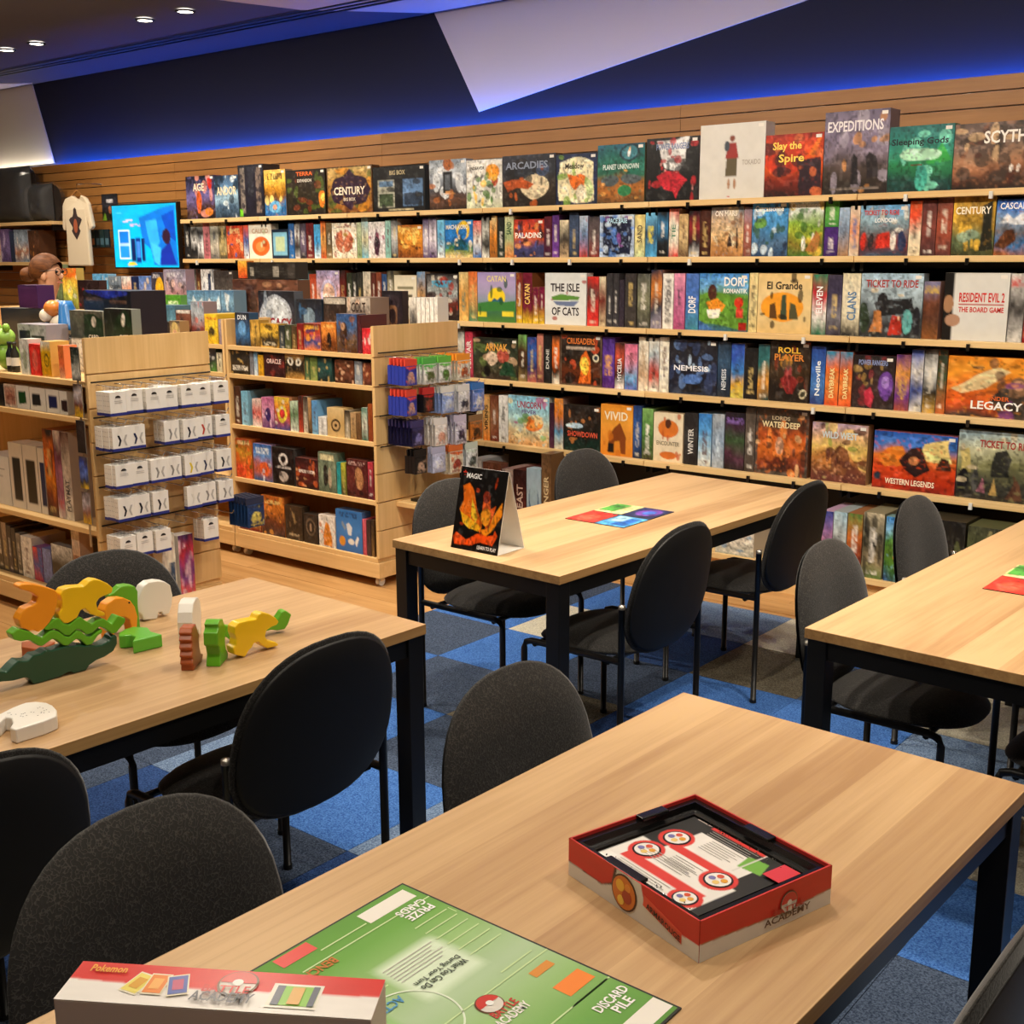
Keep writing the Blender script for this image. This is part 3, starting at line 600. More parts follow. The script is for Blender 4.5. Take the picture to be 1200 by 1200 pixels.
S -4.375 -4.319 0.294 0.000 0|3a3430 e07828 d86c28 2a2018 e0d8c8||orange banded spine with white foot
F -4.311 -4.008 0.306 0.000 0|4a3a30 2a2420 3a2c20 6a3820 4a2418;b:1e1a18,10,8;p:d87028,46,96,52,40,62,28,70,50,74,96;o:58,60,9,18,ffc850;b:c85a38,8,6;o:84,46,8,8,f0e8c8;o:84,46,5,5,3a4a58;r:14,24,84,30,b8a898;f:6a5848,3|CRUSADERS,50,13,68,12,d87838|dark box with column of flame
S -4.001 -3.917 0.298 0.000 0|4a2c80 6a48a8 5a2c78|,50,55,50,40,e8b050,90|purple spine with gold script
S -3.912 -3.848 0.268 0.000 0|1e1c1e d06048 1e1c1e e8e4e0|MYCELIA,50,58,46,50,e8e8e8,90|black spine with white block letters
S -3.843 -3.758 0.263 0.000 0|d87898 e898b0 7ab0d8 5a78c0||pink and blue swirl spine
S -3.748 -3.682 0.307 0.000 0|e4dcc8 e8e0d0 c8a888 e0d8c8|,50,40,40,50,b09878,90|ivory spine with round picture
S -3.678 -3.611 0.304 0.000 0|e0dcd0 a8b8c0 c85040 e4e0d4||ivory spine with red blot
S -3.606 -3.545 0.312 0.000 0|ece8d8 e8e4d4||plain ivory spine
F -3.541 -3.235 0.304 0.000 0|26262c 2a2c38 24283a 1e2030 2a3850;b:6a88b8,10,7;b:3a4a70,9,9;p:1a1c24,30,96,40,66,58,62,72,96;o:50,72,22,10,5a80c0;b:b8d0e8,5,4|NEMESIS,46,52,72,10,f0f0f4|black box with cold blue monster
S -3.231 -3.152 0.301 0.000 0|2a3848 3a5a78 2a4058 1e2a38|NEMESIS,50,68,36,38,d0d8e0,90|steel blue spine lettered in white
S -3.148 -3.070 0.295 0.000 0|2a48a0 3a60b8 4a90d0 e0b040 c8c060||bright blue spine with golden hill
S -3.065 -2.990 0.275 0.000 0|1a1a1c 242426 1a1a1c||black spine with slim white sword
S -2.986 -2.920 0.298 0.000 0|2a5a60 3a7878 d89a40 2a4848||dark teal spine
F -2.916 -2.687 0.317 0.000 0|2a2622 3a2e24 4a3824 2c2420 241e1c;o:40,34,14,12,b88838;b:8a4028,8,6;o:48,50,9,12,a04848;p:8a2c2c,28,62,40,54,64,56,72,66,58,84,44,84;b:5a5048,5,6;o:84,86,9,7,e8e0c0;o:84,86,6,4.5,4a4a38|ROLL,48,14,56,10,e8b840;PLAYER,48,26,74,11,d8863a|dark tavern box with red clad hero
S -2.680 -2.603 0.300 0.000 0|2a4a98 3a68b0 5a90d0 2a3a78|Neoville,50,55,36,60,e8f0f4,90|blue city spine with white letters
S -2.599 -2.528 0.279 0.000 0|4a90b0 e87838 e89048 d85c30|DAYBREAK,50,58,36,56,f0e0a0,90|orange spine with blue top
S -2.522 -2.456 0.278 0.000 0|4a90b0 e87838 e89048 d85c30|DAYBREAK,50,58,36,56,f0e0a0,90|second orange spine with blue top
F -2.450 -2.234 0.266 0.000 0|2a2628 3a2c2c 4a3434 2e2428;b:8a3a40,12,7;b:a88a50,8,6;o:80,56,17,28,7a50a8;o:80,50,9,12,a888d0;p:c03850,30,70,44,60,54,80,46,98,34,92|POWER RANGERS,48,13,70,10,8898c8|dark box with purple armoured shape
S -2.228 -2.156 0.278 0.000 0|5a2c80 e0a040 6a3890 a85838|,50,62,46,36,e8c048,90|violet spine with gold letters
S -2.152 -2.091 0.306 0.000 0|2a50a8 e8e4dc 2a4898 d8d4c8||blue and white spine
S -2.086 -2.023 0.311 0.000 0|1c1c1e d8d8d4 1e1e20 c8a040||black spine with white slab
S -2.020 -1.976 0.311 0.000 0|2a3a2c 4a5a3c c87038||forest green spine with orange foot
F -1.971 -1.528 0.286 0.000 0|e0902c e8a038 e07828 d86020 4a3a34;p:e8d0a0,2,56,28,36,52,18,66,24,40,50,16,62;p:4a4038,44,66,60,46,90,40,100,100,60,100;o:74,50,10,18,8a6a50;o:74,46,6,9,c89a78;b:6a5040,7,5;b:8a4a8a,3,7|LEGACY,54,80,54,14,f4f4f0;THUNDER,50,68,34,7,e06828|wide orange flame box at right end
#5.8 0.598|fifth wall shelf
S -4.987 -4.940 0.201 0.000 0|d8ccb0 c8b898||beige spine beside the hanging packs
S -4.933 -4.877 0.295 0.000 0|c8a068 d8b070 e08838|VIKING,50,50,50,56,3a2a1c,90|tan and orange spine
S -4.871 -4.804 0.294 0.000 0|6a3828 a87858 7a3424||russet picture spine
S -4.799 -4.726 0.301 0.000 0|e8e8e4 e4e4e0||blank white spine
F -4.721 -4.397 0.310 0.000 0|88c0dc a0d0e0 b8d8d8 d8c8a0 e0b078;o:62,54,24,16,e88840;p:f0a050,50,56,82,40,84,60,58,66;b:e8d8a8,8,7;b:c86a9a,4,5;b:7aa860,4,6|UNICORN,52,18,58,14,a83850;FEVER,52,32,36,7,6a5a90|sky blue box with orange creature
S -4.392 -4.360 0.280 0.000 0|3a2438 5a3048||narrow plum spine
S -4.355 -4.288 0.312 0.000 0|e0983c d88030 5a9ac0 e0d8c0||orange and cream spine
F -4.284 -4.013 0.279 0.000 0|2a2624 3a302a 2c2824 1a3430 163830;b:c08048,12,5;b:1a1816,8,6;r:10,54,92,70,2a2a28;o:30,46,24,6,c0d8e8|SHOWDOWN,52,62,82,12,d85a40|black street box with red title
F -4.008 -3.781 0.304 0.000 0|e09838 e8a848 e09840 d88c30;n:.1;p:8a4c24,22,94,28,60,46,44,60,34,72,50,80,62,78,94,64,94,60,70,44,72,38,94;b:c87828,6,6;r:24,76,42,94,2a2220|VIVID,48,22,74,17,f0e4c8|amber box with brown horse
S -3.777 -3.721 0.309 0.000 0|2a4880 3a68a8 1e2c48||navy patterned spine
S -3.715 -3.642 0.298 0.000 0|8ab870 5a8a48 4a4030||leaf green spine
F -3.636 -3.441 0.282 0.000 0|e4d8bc e8dcc4 e0d0b0;n:.1;o:50,32,34,18,d88038;o:50,22,10,10,5a3424;b:c05a28,7,5;o:50,86,28,8,d07838|ENCOUNTER,50,62,78,9,8a8068|cream box with orange desert riders
S -3.431 -3.346 0.295 0.000 0|222224 3a3a3c 1c1c1e|WINTER,50,55,40,50,d8d8d4,90|black spine lettered in silver
S -3.339 -3.258 0.298 0.000 0|3a80c8 5aa0d8 a8c8dc d8d8d0||blue to white spine
S -3.251 -3.178 0.302 0.000 0|a8b0b8 8aa0b8 b0b8c0|,50,58,36,40,d8e8f4,90|foggy grey spine
S -3.171 -3.052 0.318 0.000 0|1e1a28 4a3048 3a5a38 5a3048 2a2024|,50,14,80,10,a080d0|dark violet spine with green mask
S -3.047 -2.988 0.354 0.000 0|5a5048 6a6058 4a4038||grey brown leather spine
F -2.984 -2.677 0.360 0.000 0|6a5848 4a4034 b85a28 d87830 8a4024 3a2c24;f:5a5048,5;b:e89048,8,7;b:5a3424,10,6;b:d8b080,6,5;o:46,56,8,14,d8a888|LORDS,48,14,34,6,b8a888;WATERDEEP,48,24,72,9,e8d8a8|brown framed box with sunset heroes
F -2.655 -2.351 0.308 0.000 0|b09ab0 d8b088 e0c070 c88848 7a4a34 6a3a34;b:e8c878,7,8;p:8a5a38,38,84,36,56,50,36,66,44,72,60,64,86;b:5a3028,9,6;b:8a9a48,4,5|WILD WEST,50,20,64,12,c8d8e0|peach canyon box with robot wagon
F -2.317 -1.898 0.292 0.000 0|2a60b8 4a80c8 d88038 d85424 c04018 8a2418;p:e88a30,8,50,16,30,34,24,44,46,36,60,16,62;p:f0d890,52,44,60,16,88,8,94,46;p:3a2420,34,50,44,24,56,20,64,40,70,60,52,76,40,64;p:4a2c1c,76,58,82,36,90,40,94,60;o:52,48,6,8,c88858;o:5,78,5,7,3a4a58|WESTERN LEGENDS,46,86,60,10,f4e8d0|wide red desert box with gunman
F -1.893 -1.519 0.333 0.000 0|a8c0c8 c8c8a8 8a8a60 4a4a40 33302c;p:c8b878,4,30,14,24,16,62,4,62;p:3a3a34,46,30,60,26,70,40,66,64,44,66;o:8,74,6,18,1e1e24;o:22,72,4,18,4a4a48;p:a87080,26,90,32,68,38,90;p:c8a868,44,92,48,66,54,92;p:6a4a38,64,94,72,60,84,94;b:d8c8a8,6,4|TICKET TO RIDE,60,18,66,11,a83430|olive station box with steam engine
#5.62 0.165|bottom wall deck
S -4.887 -4.795 0.340 0.000 0|c8c8c8 98989c b0b0b0||silver tin behind the hanging packs
F -4.784 -4.636 0.330 0.000 0|8a5c48 6a4434 7a5040||brown carton behind the chair
S -4.627 -4.542 0.302 0.000 0|c8b8b0 8a4038||pale and red spine behind the folded sign
S -4.535 -4.437 0.308 0.000 0|3a2424 5a2c28 7a3c38|BEAST,50,60,50,60,e0c8b8,90|dark red spine with large letters
F -4.432 -4.322 0.327 0.000 0|a8c0d0 b8ccd8 98b0c0;n:.1;o:50,60,34,30,3a6090;o:50,54,28,28,b0c8d4||pale blue box with necklace
S -4.317 -4.245 0.429 0.000 0|6a5038 8a6a48 5a4430|HUNGER,50,62,50,60,e0cca0,90|tall brown spine
F -3.110 -2.878 0.154 0.000 .2|c8c4b8 d8d0c0 b8b8a8;p:b83a2c,50,10,70,4,90,20,70,30;p:b83a2c,10,20,30,12,40,30;b:7a98b0,6,8|,50,88,80,12,e8e0d0|pale box with red roofs under the table edge
S -2.494 -2.437 0.313 0.000 0|2a4898 c890b0 e8dce0||blue and pink spine by the chair back
S -2.433 -2.362 0.318 0.000 0|a8c8d8 c8d0d0 7a7a78 8a8884||pale spine with twin towers
S -2.357 -2.279 0.319 0.000 0|6a8a48 c87838 8a4024 6a2c28||green topped rust spine
S -2.274 -2.168 0.336 0.000 0|c8bca0 8a8470 5a5440 a89878 6a8048;b:2a2820,12,9||cream and ink cartoon spine
F -2.158 -1.987 0.328 0.000 0|4a90d0 88b8d8 5a8a40 6a9038 4a7a34 3a5a88;o:52,48,10,16,5a3428;p:e8862c,28,62,60,54,80,66,66,76,36,74;p:e8e4d0,32,76,70,76,66,90,38,88|DORF,74,14,46,14,f4f4f0|green meadow box with orange cottage
F -1.967 -1.771 0.346 0.000 .2|2a2620 3a3428 4a4430;b:6a7048,6,8;b:8a6a48,5,7||dark olive box beyond the right chair
F -1.760 -1.598 0.337 0.000 .2|4a4a38 6a7048 3a3830;b:a8a070,6,7||mossy box at the deck end
#4.375 1.262|the wheeled unit's top shelf
F -5.598 -5.471 0.189 0.000 0|1e2028 2a4868 3a70a0 1c2430;o:50,48,26,22,6aa0d0|DUN,50,14,60,14,e0e4e8|black box with glowing blue shape
F -5.465 -5.383 0.151 0.000 0|b89040 d8b058 6a5024;b:3a2c18,6,9||slim gold box
F -5.375 -5.221 0.134 0.000 0|c89830 e8c050 2a2018 c8a050;b:1e1810,8,9;r:8,62,92,92,3a3428|,50,84,70,14,e8dcc0|gold box with black silhouette
S -5.213 -5.170 0.127 0.000 0|2a3030 4a5458||dark slate spine
S -5.164 -5.117 0.132 0.000 0|3a4030 6a7048||moss spine
S -5.107 -5.069 0.127 0.000 0|4a3828 8a6a40||umber spine
S -5.062 -5.015 0.142 0.000 0|7a1e20 a83028||crimson spine
F -5.007 -4.873 0.145 0.000 0|5a2418 c85028 3a5088 d88038;b:e8a040,8,8;b:2a3a70,6,8|,50,16,80,14,e8b848|red box with blue centre
F -4.865 -4.749 0.156 0.000 0|c87830 e09040 8a4c20 4a2c18;o:52,62,14,26,2a1a14|,50,14,70,12,f0c878|orange box with small dark figure
F -4.741 -4.587 0.204 0.000 0|3a5888 4a6890 7a6048 5a3a24;o:34,52,18,30,4a3020;o:30,34,10,10,b89070;b:8a5a34,6,7||tall blue box with bearded figure
S -4.581 -4.554 0.200 0.000 0|4a2428 6a3038||thin maroon spine
F -4.548 -4.476 0.133 0.000 0|d03038 e05058 c02830;b:f0e0d8,6,8||small scarlet box
#4.375 1.098|the wheeled unit's second shelf
F -5.655 -5.488 0.134 0.000 0|201e1c 2a2622 4a3c28 1e1a18;b:c8a860,8,6|,50,74,80,22,e8e0d0|black box with cream gothic title
S -5.482 -5.451 0.134 0.000 0|6a6a70 8a8a90||thin grey spine
S -5.445 -5.415 0.134 0.000 0|5a90b8 d8e0e4||thin pale blue spine
S -5.408 -5.365 0.118 0.000 0|e0b030 d8a020||mustard spine
F -5.357 -5.181 0.134 0.000 0|3a1e20 4a2428 3a1c1e;b:8a3830,6,8|ORACLE,50,34,70,20,e8c8c0|dark wine box with pale title
F -5.173 -5.016 0.134 0.000 0|d8b070 2a241e 2a241e c89a50;o:30,30,14,18,e8e0d0;o:70,30,14,18,e8e0d0;o:30,30,6,9,1a1614;o:70,30,6,9,1a1614||gold and black box with two eyes
S -5.008 -4.971 0.134 0.000 0|3a5038 5a7850||pine spine
S -4.965 -4.910 0.134 0.000 0|5a6a38 8a9a58||khaki green spine
F -4.904 -4.792 0.130 0.000 0|1e3a3a 2a5450 1c2c2c;b:c8a868,5,8||dark green box
F -4.767 -4.622 0.125 0.000 0|5a3828 7a4830 4a2c20;b:d8b090,10,6;b:2a1c18,8,6||brown crowd box
S -4.614 -4.558 0.123 0.000 0|7a8088 98a0a8||ash grey spine
F -4.552 -4.487 0.115 0.000 0|6a3424 8a4c34 4a2820;b:d8a880,5,8||small russet box
#4.375 0.8|the wheeled unit's third shelf
S -5.643 -5.587 0.223 0.000 0|4a3024 6a4430||tall umber spine
S -5.578 -5.516 0.199 0.000 0|7ab0c8 98c4d8||pale blue spine
F -5.481 -5.400 0.160 0.000 0|d8d0c8 c86058 e8e0d8;b:a83840,5,8||white box with red scribbles
F -5.394 -5.289 0.176 0.000 0|b86890 d8a0b8 5a3870;o:50,56,24,24,3a2c68;b:f0d8e0,4,7||pink box with dark blob
F -5.283 -5.153 0.187 0.000 0|e0c040 d86038 3a5090;o:50,50,30,26,e8d050;o:50,50,16,14,c83830;b:f0e8d8,5,6||yellow sunburst box
S -5.147 -5.083 0.170 0.000 0|b8c8b0 6a8860 e0e4d8||sage spine
S -5.077 -5.043 0.205 0.000 0|2a2220 c05038||black and rust spine
S -5.037 -5.002 0.203 0.000 0|3a2c28 d8c8b0||dark brown and cream spine
S -4.996 -4.972 0.200 0.000 0|c8a070 3a2c20||thin tan spine
S -4.966 -4.921 0.186 0.000 0|5a90c0 88b8d8||light blue spine
S -4.915 -4.850 0.101 0.000 0|e4e4e0 d8d8d4||short white spine
F -4.842 -4.709 0.158 0.000 0|d8c090 c8a870 d0b480;n:.1;o:50,60,28,22,3a2c20;o:50,60,20,15,c8a878;o:50,60,8,6,3a2c20||cardboard tan box with round emblem
S -4.703 -4.664 0.152 0.000 0|2a2420 c8b898||black spine with cream mark
S -4.658 -4.617 0.143 0.000 0|c0a078 a88858||tan spine
S -4.611 -4.578 0.142 0.000 0|8a6a48 6a4c30||walnut spine
S -4.572 -4.530 0.175 0.000 0|4a8878 d8d8c8 3a6858||sea green spine
S -4.522 -4.490 0.200 0.000 0|a85a30 8a4424||copper spine
#4.375 0.482|the wheeled unit's fourth shelf
F -5.655 -5.507 0.233 0.000 0|a83a24 c89a38 d8502c e06030;b:e8782c,8,9;b:4a6a28,6,6|,50,10,70,10,f0d8a0|fiery red box with orange petals
F -5.492 -5.330 0.217 0.000 0|3a68a8 6a98d0 d87048 4a6a98;o:56,66,26,20,e86c34;b:d8e4f0,5,6|,50,18,70,16,e8f0f4|blue box with orange bird shape
F -5.322 -5.134 0.213 0.000 .09|1e1a1c 241e20 1a1618;o:50,32,22,15,d8d4d0;o:50,32,12,8,1e1a1c;o:50,76,20,14,b8b0a8;b:3a3234,6,7|,50,53,70,7,e0dcd8|black box with pale skull mask
F -5.122 -4.938 0.171 0.000 0|3a2024 6a2c28 3a2020;b:c86838,8,7;b:e0b080,5,5|,50,44,72,10,f0e8e0|dark red box with embers
F -4.930 -4.788 0.222 0.000 .07|6a7868 8a9880 5a6858;r:12,6,88,20,d8d0a8;o:40,58,14,28,2e2c2a;o:64,62,10,26,b8a890||grey green box with cream banner
S -4.780 -4.751 0.177 0.000 0|2a9098 3ab0b0||turquoise spine
S -4.746 -4.711 0.179 0.000 0|c8c850 2a2c30||lime and black spine
F -4.701 -4.545 0.206 0.000 0|5a2424 6a3430 4a2020;o:60,50,20,28,b88860;b:2a1618,7,7|,50,10,80,9,e0c0b8|maroon box with amber figure
S -4.537 -4.497 0.204 0.000 0|c84858 5a2838||raspberry spine
#4.375 0.165|the wheeled unit's bottom shelf
F -5.655 -5.572 0.162 0.000 0|8a3024 b05038 6a2820;b:e8c8a8,7,7||small brick red box
F -5.566 -5.447 0.192 0.000 0|8a2020 e0c070 d8b860 8a2424;o:50,56,26,30,e8d890;f:7a1c1c,8||red box with pale yellow flame
F -5.439 -5.239 0.235 0.000 0|b86828 d88838 7a4428 4a3838;b:e8a850,8,7;b:3a2420,10,6|,50,16,70,10,f0d890|orange brown box with warriors
F -5.230 -5.085 0.200 0.000 .06|4a3a2c 3c3026 443628;b:8a7050,5,7;p:a08860,40,16,56,20,60,50,52,54|,50,84,60,7,c8b898|dark brown leathery box
F -5.073 -4.956 0.170 0.000 0|3a302a 2e2824 382e28;o:50,44,34,30,7a6a58;o:50,44,26,23,342c28;o:50,44,8,14,a89078||dark box with round bronze ring
F -4.944 -4.810 0.181 0.000 0|e0dcd4 e8e4dc d8d0c8;p:e09030,30,96,24,60,44,20,62,30,76,64,80,96;b:c87020,5,6||white box with orange monster shape
F -4.802 -4.596 0.232 0.000 0|3a78b8 4a88c8 3a70b0;n:.06;p:d8dce0,40,34,50,30,62,40,58,60,46,58;p:8a98a8,26,26,40,44,34,50,22,34;p:e8e8e4,72,74,82,58,88,64,78,84;o:24,76,12,12,d89838;o:58,74,12,7,e8e4dc|,48,12,66,12,1e3a68|sky blue box with grey sword shape
S -4.590 -4.564 0.201 0.000 0|d87080 b85060||pink spine
S -4.558 -4.530 0.199 0.000 0|3a2c2c 5a4444||thin charcoal spine
S -4.524 -4.502 0.203 0.000 0|2c2424 8a6a40||thin black and bronze spine
#4.915 1.262|the wheeled unit's rear edge
F -6.294 -5.663 0.363 0.000 .1|6a4434 7a5440 8a6850 5a3c30;b:b08868,12,7;o:16,50,8,30,4a3028;o:30,46,6,26,5a4030;b:4a2c24,8,6||wide rust brown box with knights
F -6.137 -5.677 0.105 0.366 .1|2a2622 33302c 2a2624;r:6,30,14,80,8a8478;r:54,26,66,84,9a948a;r:84,10,98,90,4a4440||long dark box lying on the rust brown one
F -6.230 -6.144 0.109 0.371 .06|f0c050 e88030 c84828||small orange lantern box
F -4.939 -4.775 0.309 0.000 .05|241e26 2e2830 2a2228;r:12,8,88,92,3a3038;o:50,46,26,22,8a6850;o:50,46,18,15,3a2c30|,50,78,60,9,a88868|dark box with bronze medallion
S -4.723 -4.668 0.275 0.000 .09|e8e4dc 3a3834 dcd8d0||white book lettered black, first of six
S -4.663 -4.635 0.275 0.000 .09|e8e6e0 e0ded8||plain white book, second of six
S -4.629 -4.601 0.276 0.000 .09|e8e6e0 e0ded8||plain white book, third of six
S -4.595 -4.568 0.277 0.000 .09|e8e6e0 e0ded8||plain white book, fourth of six
S -4.562 -4.534 0.277 0.000 .09|e8e6e0 e0ded8||plain white book, fifth of six
S -4.529 -4.505 0.278 0.000 .09|e8e6e0 e0ded8||plain white book, last of six
#4.75 1.262|the wheeled unit's back shelf
F -5.841 -5.509 0.301 0.000 .07|1e2430 2a3040 1c2230;o:48,50,44,40,b0b8c4;o:48,50,36,34,c0c8d0;b:8a98a8,5,7|LEGACY,50,64,84,22,8a2030|navy box with pale full moon
F -5.489 -5.270 0.256 0.000 .12|1e222c 2a3a50 1a1e28;o:50,44,22,26,7a90a0;b:3a6890,6,8|ONENIGHT,50,70,80,14,d8d4c8|black box with armoured grey shape
F -5.253 -5.068 0.271 0.000 .15|2a2422 4a3830 3a2c28;r:2,2,98,14,b8b0a4|,50,56,70,16,8a8078|dark brown box with grey lid
F -5.058 -4.866 0.275 0.000 .15|c0b8ac 5a4038 8a6048;b:d8b8a0,4,8|COLT,50,20,60,20,3a2c28|brown box with portrait
#4.375 1.262|the half hidden unit's top shelf
S -5.885 -5.762 0.174 0.000 0|e8c030 f0cc38 e0b428;o:50,60,24,16,3a2c18|,50,16,80,10,c83828,0|bright yellow box
S -5.755 -5.726 0.146 0.000 0|b8a8b0 8a7880||thin mauve spine
#4.375 1.098|the half hidden unit's second shelf
F -5.891 -5.795 0.134 0.000 0|1e2028 2a2c30 5a8a38;b:d8d8d0,6,8||black box with green foot
F -5.788 -5.740 0.114 0.000 0|d8d0b8 c8bc98;b:3a3428,5,9||small cream box
#4.375 1.262|the half hidden unit's front row
F -6.462 -6.240 0.115 0.000 0|26201e 2c2422 221c1a;r:8,34,90,50,5a544e;r:8,62,60,72,4a4440|ROLAND,48,18,70,16,d03428|black box with red letters
F -6.235 -6.133 0.123 0.000 0|3a2c28 c8a878 8a6a4c;o:50,50,36,44,c8b070;o:50,64,22,26,d8a884||box with fair haired face
#4.47 1.262|the half hidden unit's back row
F -6.611 -6.498 0.183 0.000 0|e8e4e0 b02c34 d8d4d0||white box with red square
F -6.494 -6.302 0.210 0.000 .12|4a7890 6a98a8 3a5868;b:c8d8dc,6,7|MAGIC,52,66,84,26,e8ecec|grey blue box with white title
F -6.297 -6.148 0.183 0.000 0|6a3c30 8a5440 5a3428;o:40,50,14,26,3a2824;r:4,0,96,10,d8d4cc||brown box with hatted figure
F -6.141 -6.015 0.238 0.000 .1|8a98a8 a8b0b8 8a4a44 7a3c38;b:3a3c48,6,7;b:c86858,5,6||tall grey and red box
#4.7 1.412|the half hidden unit's roof
F -6.746 -6.561 0.113 0.000 .05|5a9a38 68a840|,56,50,60,36,d8e8c8|low grass green box
#4.8 1.412|the half hidden unit's far row
F -7.724 -7.533 0.242 0.000 0|5aa0d0 88c0e0 a8c8d8;b:e8f0f4,6,9||pale blue box left of the silver titled one
F -7.523 -7.371 0.226 0.000 0|8a98a8 5a6470 3a4450;b:d8dce0,6,8|,50,36,80,18,2a3440|silver grey box
F -7.366 -7.252 0.227 0.000 0|c8d0d8 d88850 a85a34;b:e8e4dc,5,8||white and orange box
S -7.247 -7.164 0.227 0.000 0|1e2c58 2a3c70||navy box below the screen
F -7.159 -7.016 0.230 0.000 0|5a80c0 8a98d0 c88a58;b:e0c8a0,5,8||periwinkle box
F -7.011 -6.879 0.254 0.000 0|3a3848 4a4458 34303c;o:64,42,34,30,e8b830|,40,10,60,10,c8c8d0|charcoal box with yellow disc
F -6.872 -6.630 0.276 0.000 0|8a8aa0 a898a8 b88888 6a5048;b:4a3c3c,7,7;b:d8b8b0,5,8|,50,14,70,10,d8d8e0|mauve dusk landscape box
F -6.628 -6.450 0.141 0.000 .1|5a84a8 8ab0c8 4a6a88;p:d8e4ec,10,80,40,20,60,60,90,30,96,84||first of three blue picture boxes
F -6.442 -6.277 0.144 0.000 .1|5a84a8 8ab0c8 4a6a88;p:d8e4ec,10,70,30,30,60,70,90,20,96,84||second of three blue picture boxes
F -6.270 -6.143 0.146 0.000 .1|5a84a8 8ab0c8 4a6a88;p:d8e4ec,30,10,70,20,50,70,60,90,40,84||third of three blue picture boxes
#5.8 1.358|third wall shelf beside the screen
S -7.971 -7.926 0.322 0.000 0|1c1c1e 2e2e30||black spine beside the screen
S -7.921 -7.877 0.322 0.000 0|222224 b8b0a8||black and bone spine
S -7.871 -7.824 0.320 0.000 0|1e1e20 a86848||black and tan spine
F -7.814 -7.656 0.318 0.000 0|e4e4e4 d8d8dc;b:5a6070,8,7;r:56,10,76,96,3a4868||white box with blue stripe
F -7.651 -7.419 0.309 0.000 0|4a4444 5a5450 3a3634;b:b8b0a8,6,7||smoky grey box
#2.955 1.215|the near unit's top shelf
F -5.425 -5.348 0.168 0.000 0|e4e2dc c8ccc4 d8d8d0;o:50,56,24,30,a8b098||clear white figure box
F -5.340 -5.249 0.148 0.000 0|e83830 f04840 e03028;o:50,50,26,34,f07060||glossy red box
F -5.238 -5.155 0.164 0.000 .1|f0f0ec e8b820 e0a818 d8a018;o:56,54,22,20,3a2c18;o:56,54,16,14,e8b820||yellow box with dark ring
F -5.086 -5.041 0.151 0.000 0|e08848 e87040 d8a888;n:.3||small peach orange box
#3.1 1.215|the near unit's middle row
F -5.695 -5.429 0.225 0.000 .12|a8a4ac b8b4bc a098a8;r:6,14,44,90,2a3040;r:48,24,92,86,3a3c48||grey window box with dark panes
#3.2 1.215|the near unit's card row
F -5.375 -5.090 0.296 0.000 .05|6a6a60 24382c 2a4834;r:0,46,100,100,dcdccf;p:24402c,40,50,44,8,70,2,96,14,100,50;o:72,16,7,9,d8d8d0;r:2,80,20,92,e8e8e0|CARD,70,42,30,8,e0e0d8|green card tray with white cards
F -5.076 -4.851 0.311 0.000 .05|2a2a2a 24382c 2a4834;r:0,50,100,100,dcdccf;p:24402c,20,54,50,8,76,2,96,14,100,54;p:1e4a30,70,98,100,66,100,98;o:70,16,7,9,d8d8d0|CARD,70,42,34,8,e0e0d8|second green card tray with white cards
#3.38 1.215|the near unit's rear row
F -5.535 -5.120 0.386 0.000 .2|1e2028 2a2828 26221e 221e1c;o:50,2,44,7,2a3ca8;r:48,56,62,66,8a5a48;b:3a3430,8,8;r:6,10,40,14,5a4a40;r:56,12,90,16,6a5040||large black boxed set
F -6.372 -5.877 0.279 0.000 .15|3a4048 2e343c 363c44;r:60,10,96,90,2a3038;n:.1||wide slate carton
F -6.168 -5.978 0.120 0.285 .1|4a2c5c 5a3468 4a2a58;r:8,10,92,16,6a4878;n:.1||small purple carton
#4.66 1.412|the far row beside the person
F -8.115 -7.895 0.309 0.000 .06|8a9878 6a7a58 4a5a40;b:c8c8a8,5,8||olive landscape box
F -7.884 -7.699 0.283 0.000 .06|d87038 e0b848 a8b058 8a8a40;o:48,50,22,24,e8d060;b:e8e8d8,4,6|,50,16,80,14,e06828|yellow and orange cartoon box
F -7.690 -7.423 0.201 0.000 .06|2a1c20 3a2424;b:a83838,6,6||black box with red studs
#2.955 1.045|the near unit's second shelf
F -5.731 -5.620 0.106 0.000 0|1e2024 2a2c30||black box at the frame edge
F -5.613 -5.503 0.112 0.000 0|c8a898 b88878 c09888;b:8a4838,8,8;f:d8ccc0,10||pink printed cube box
F -5.495 -5.378 0.112 0.000 0|e8e6e0 ecebe6 e4e2dc;n:.03;p:1e5a30,16,26,72,24,74,74,16,80||white cube box with green window
F -5.372 -5.231 0.110 0.000 0|e8e6e0 ecebe6 e4e2dc;n:.03;p:2e3438,16,26,66,28,68,76,14,78||white cube box with slate window
F -5.225 -5.113 0.111 0.000 0|e8e6e0 ecebe6 e4e2dc;n:.03;p:28346c,20,28,84,26,84,78,20,80||white cube box with navy window
F -5.108 -5.043 0.109 0.000 0|e8e6e0 ecebe6 e4e2dc;n:.03;p:3a2830,20,40,98,36,98,86,20,84||white cube box with plum window
#2.985 0.525|the near unit's third shelf
F -5.921 -5.691 0.252 0.000 .14|e4e0d8 e8e4dc dcd8d0;n:.03;r:10,26,80,28,a8a49c;r:10,40,70,42,a8a49c||wide white carton
F -5.682 -5.552 0.332 0.000 .2|d8c8b0 e4d8c8 e0d8cc;n:.03;r:22,22,80,88,2e2e30||tall white box with black window
F -5.546 -5.413 0.332 0.000 .2|d8c8b0 e4d8c8 e0d8cc;n:.03;r:18,22,82,88,3a342c||tall white box with bronze window
F -5.406 -5.350 0.329 0.000 .2|d8c8b0 e4d8c8 e0d8cc;n:.03;r:24,22,96,88,22305c||tall white box with navy window
S -5.344 -5.255 0.428 0.000 0|2a2428 e07828 d8641c e89028 8a3818 3a1c14;b:2a1810,4,9||orange flame tube box
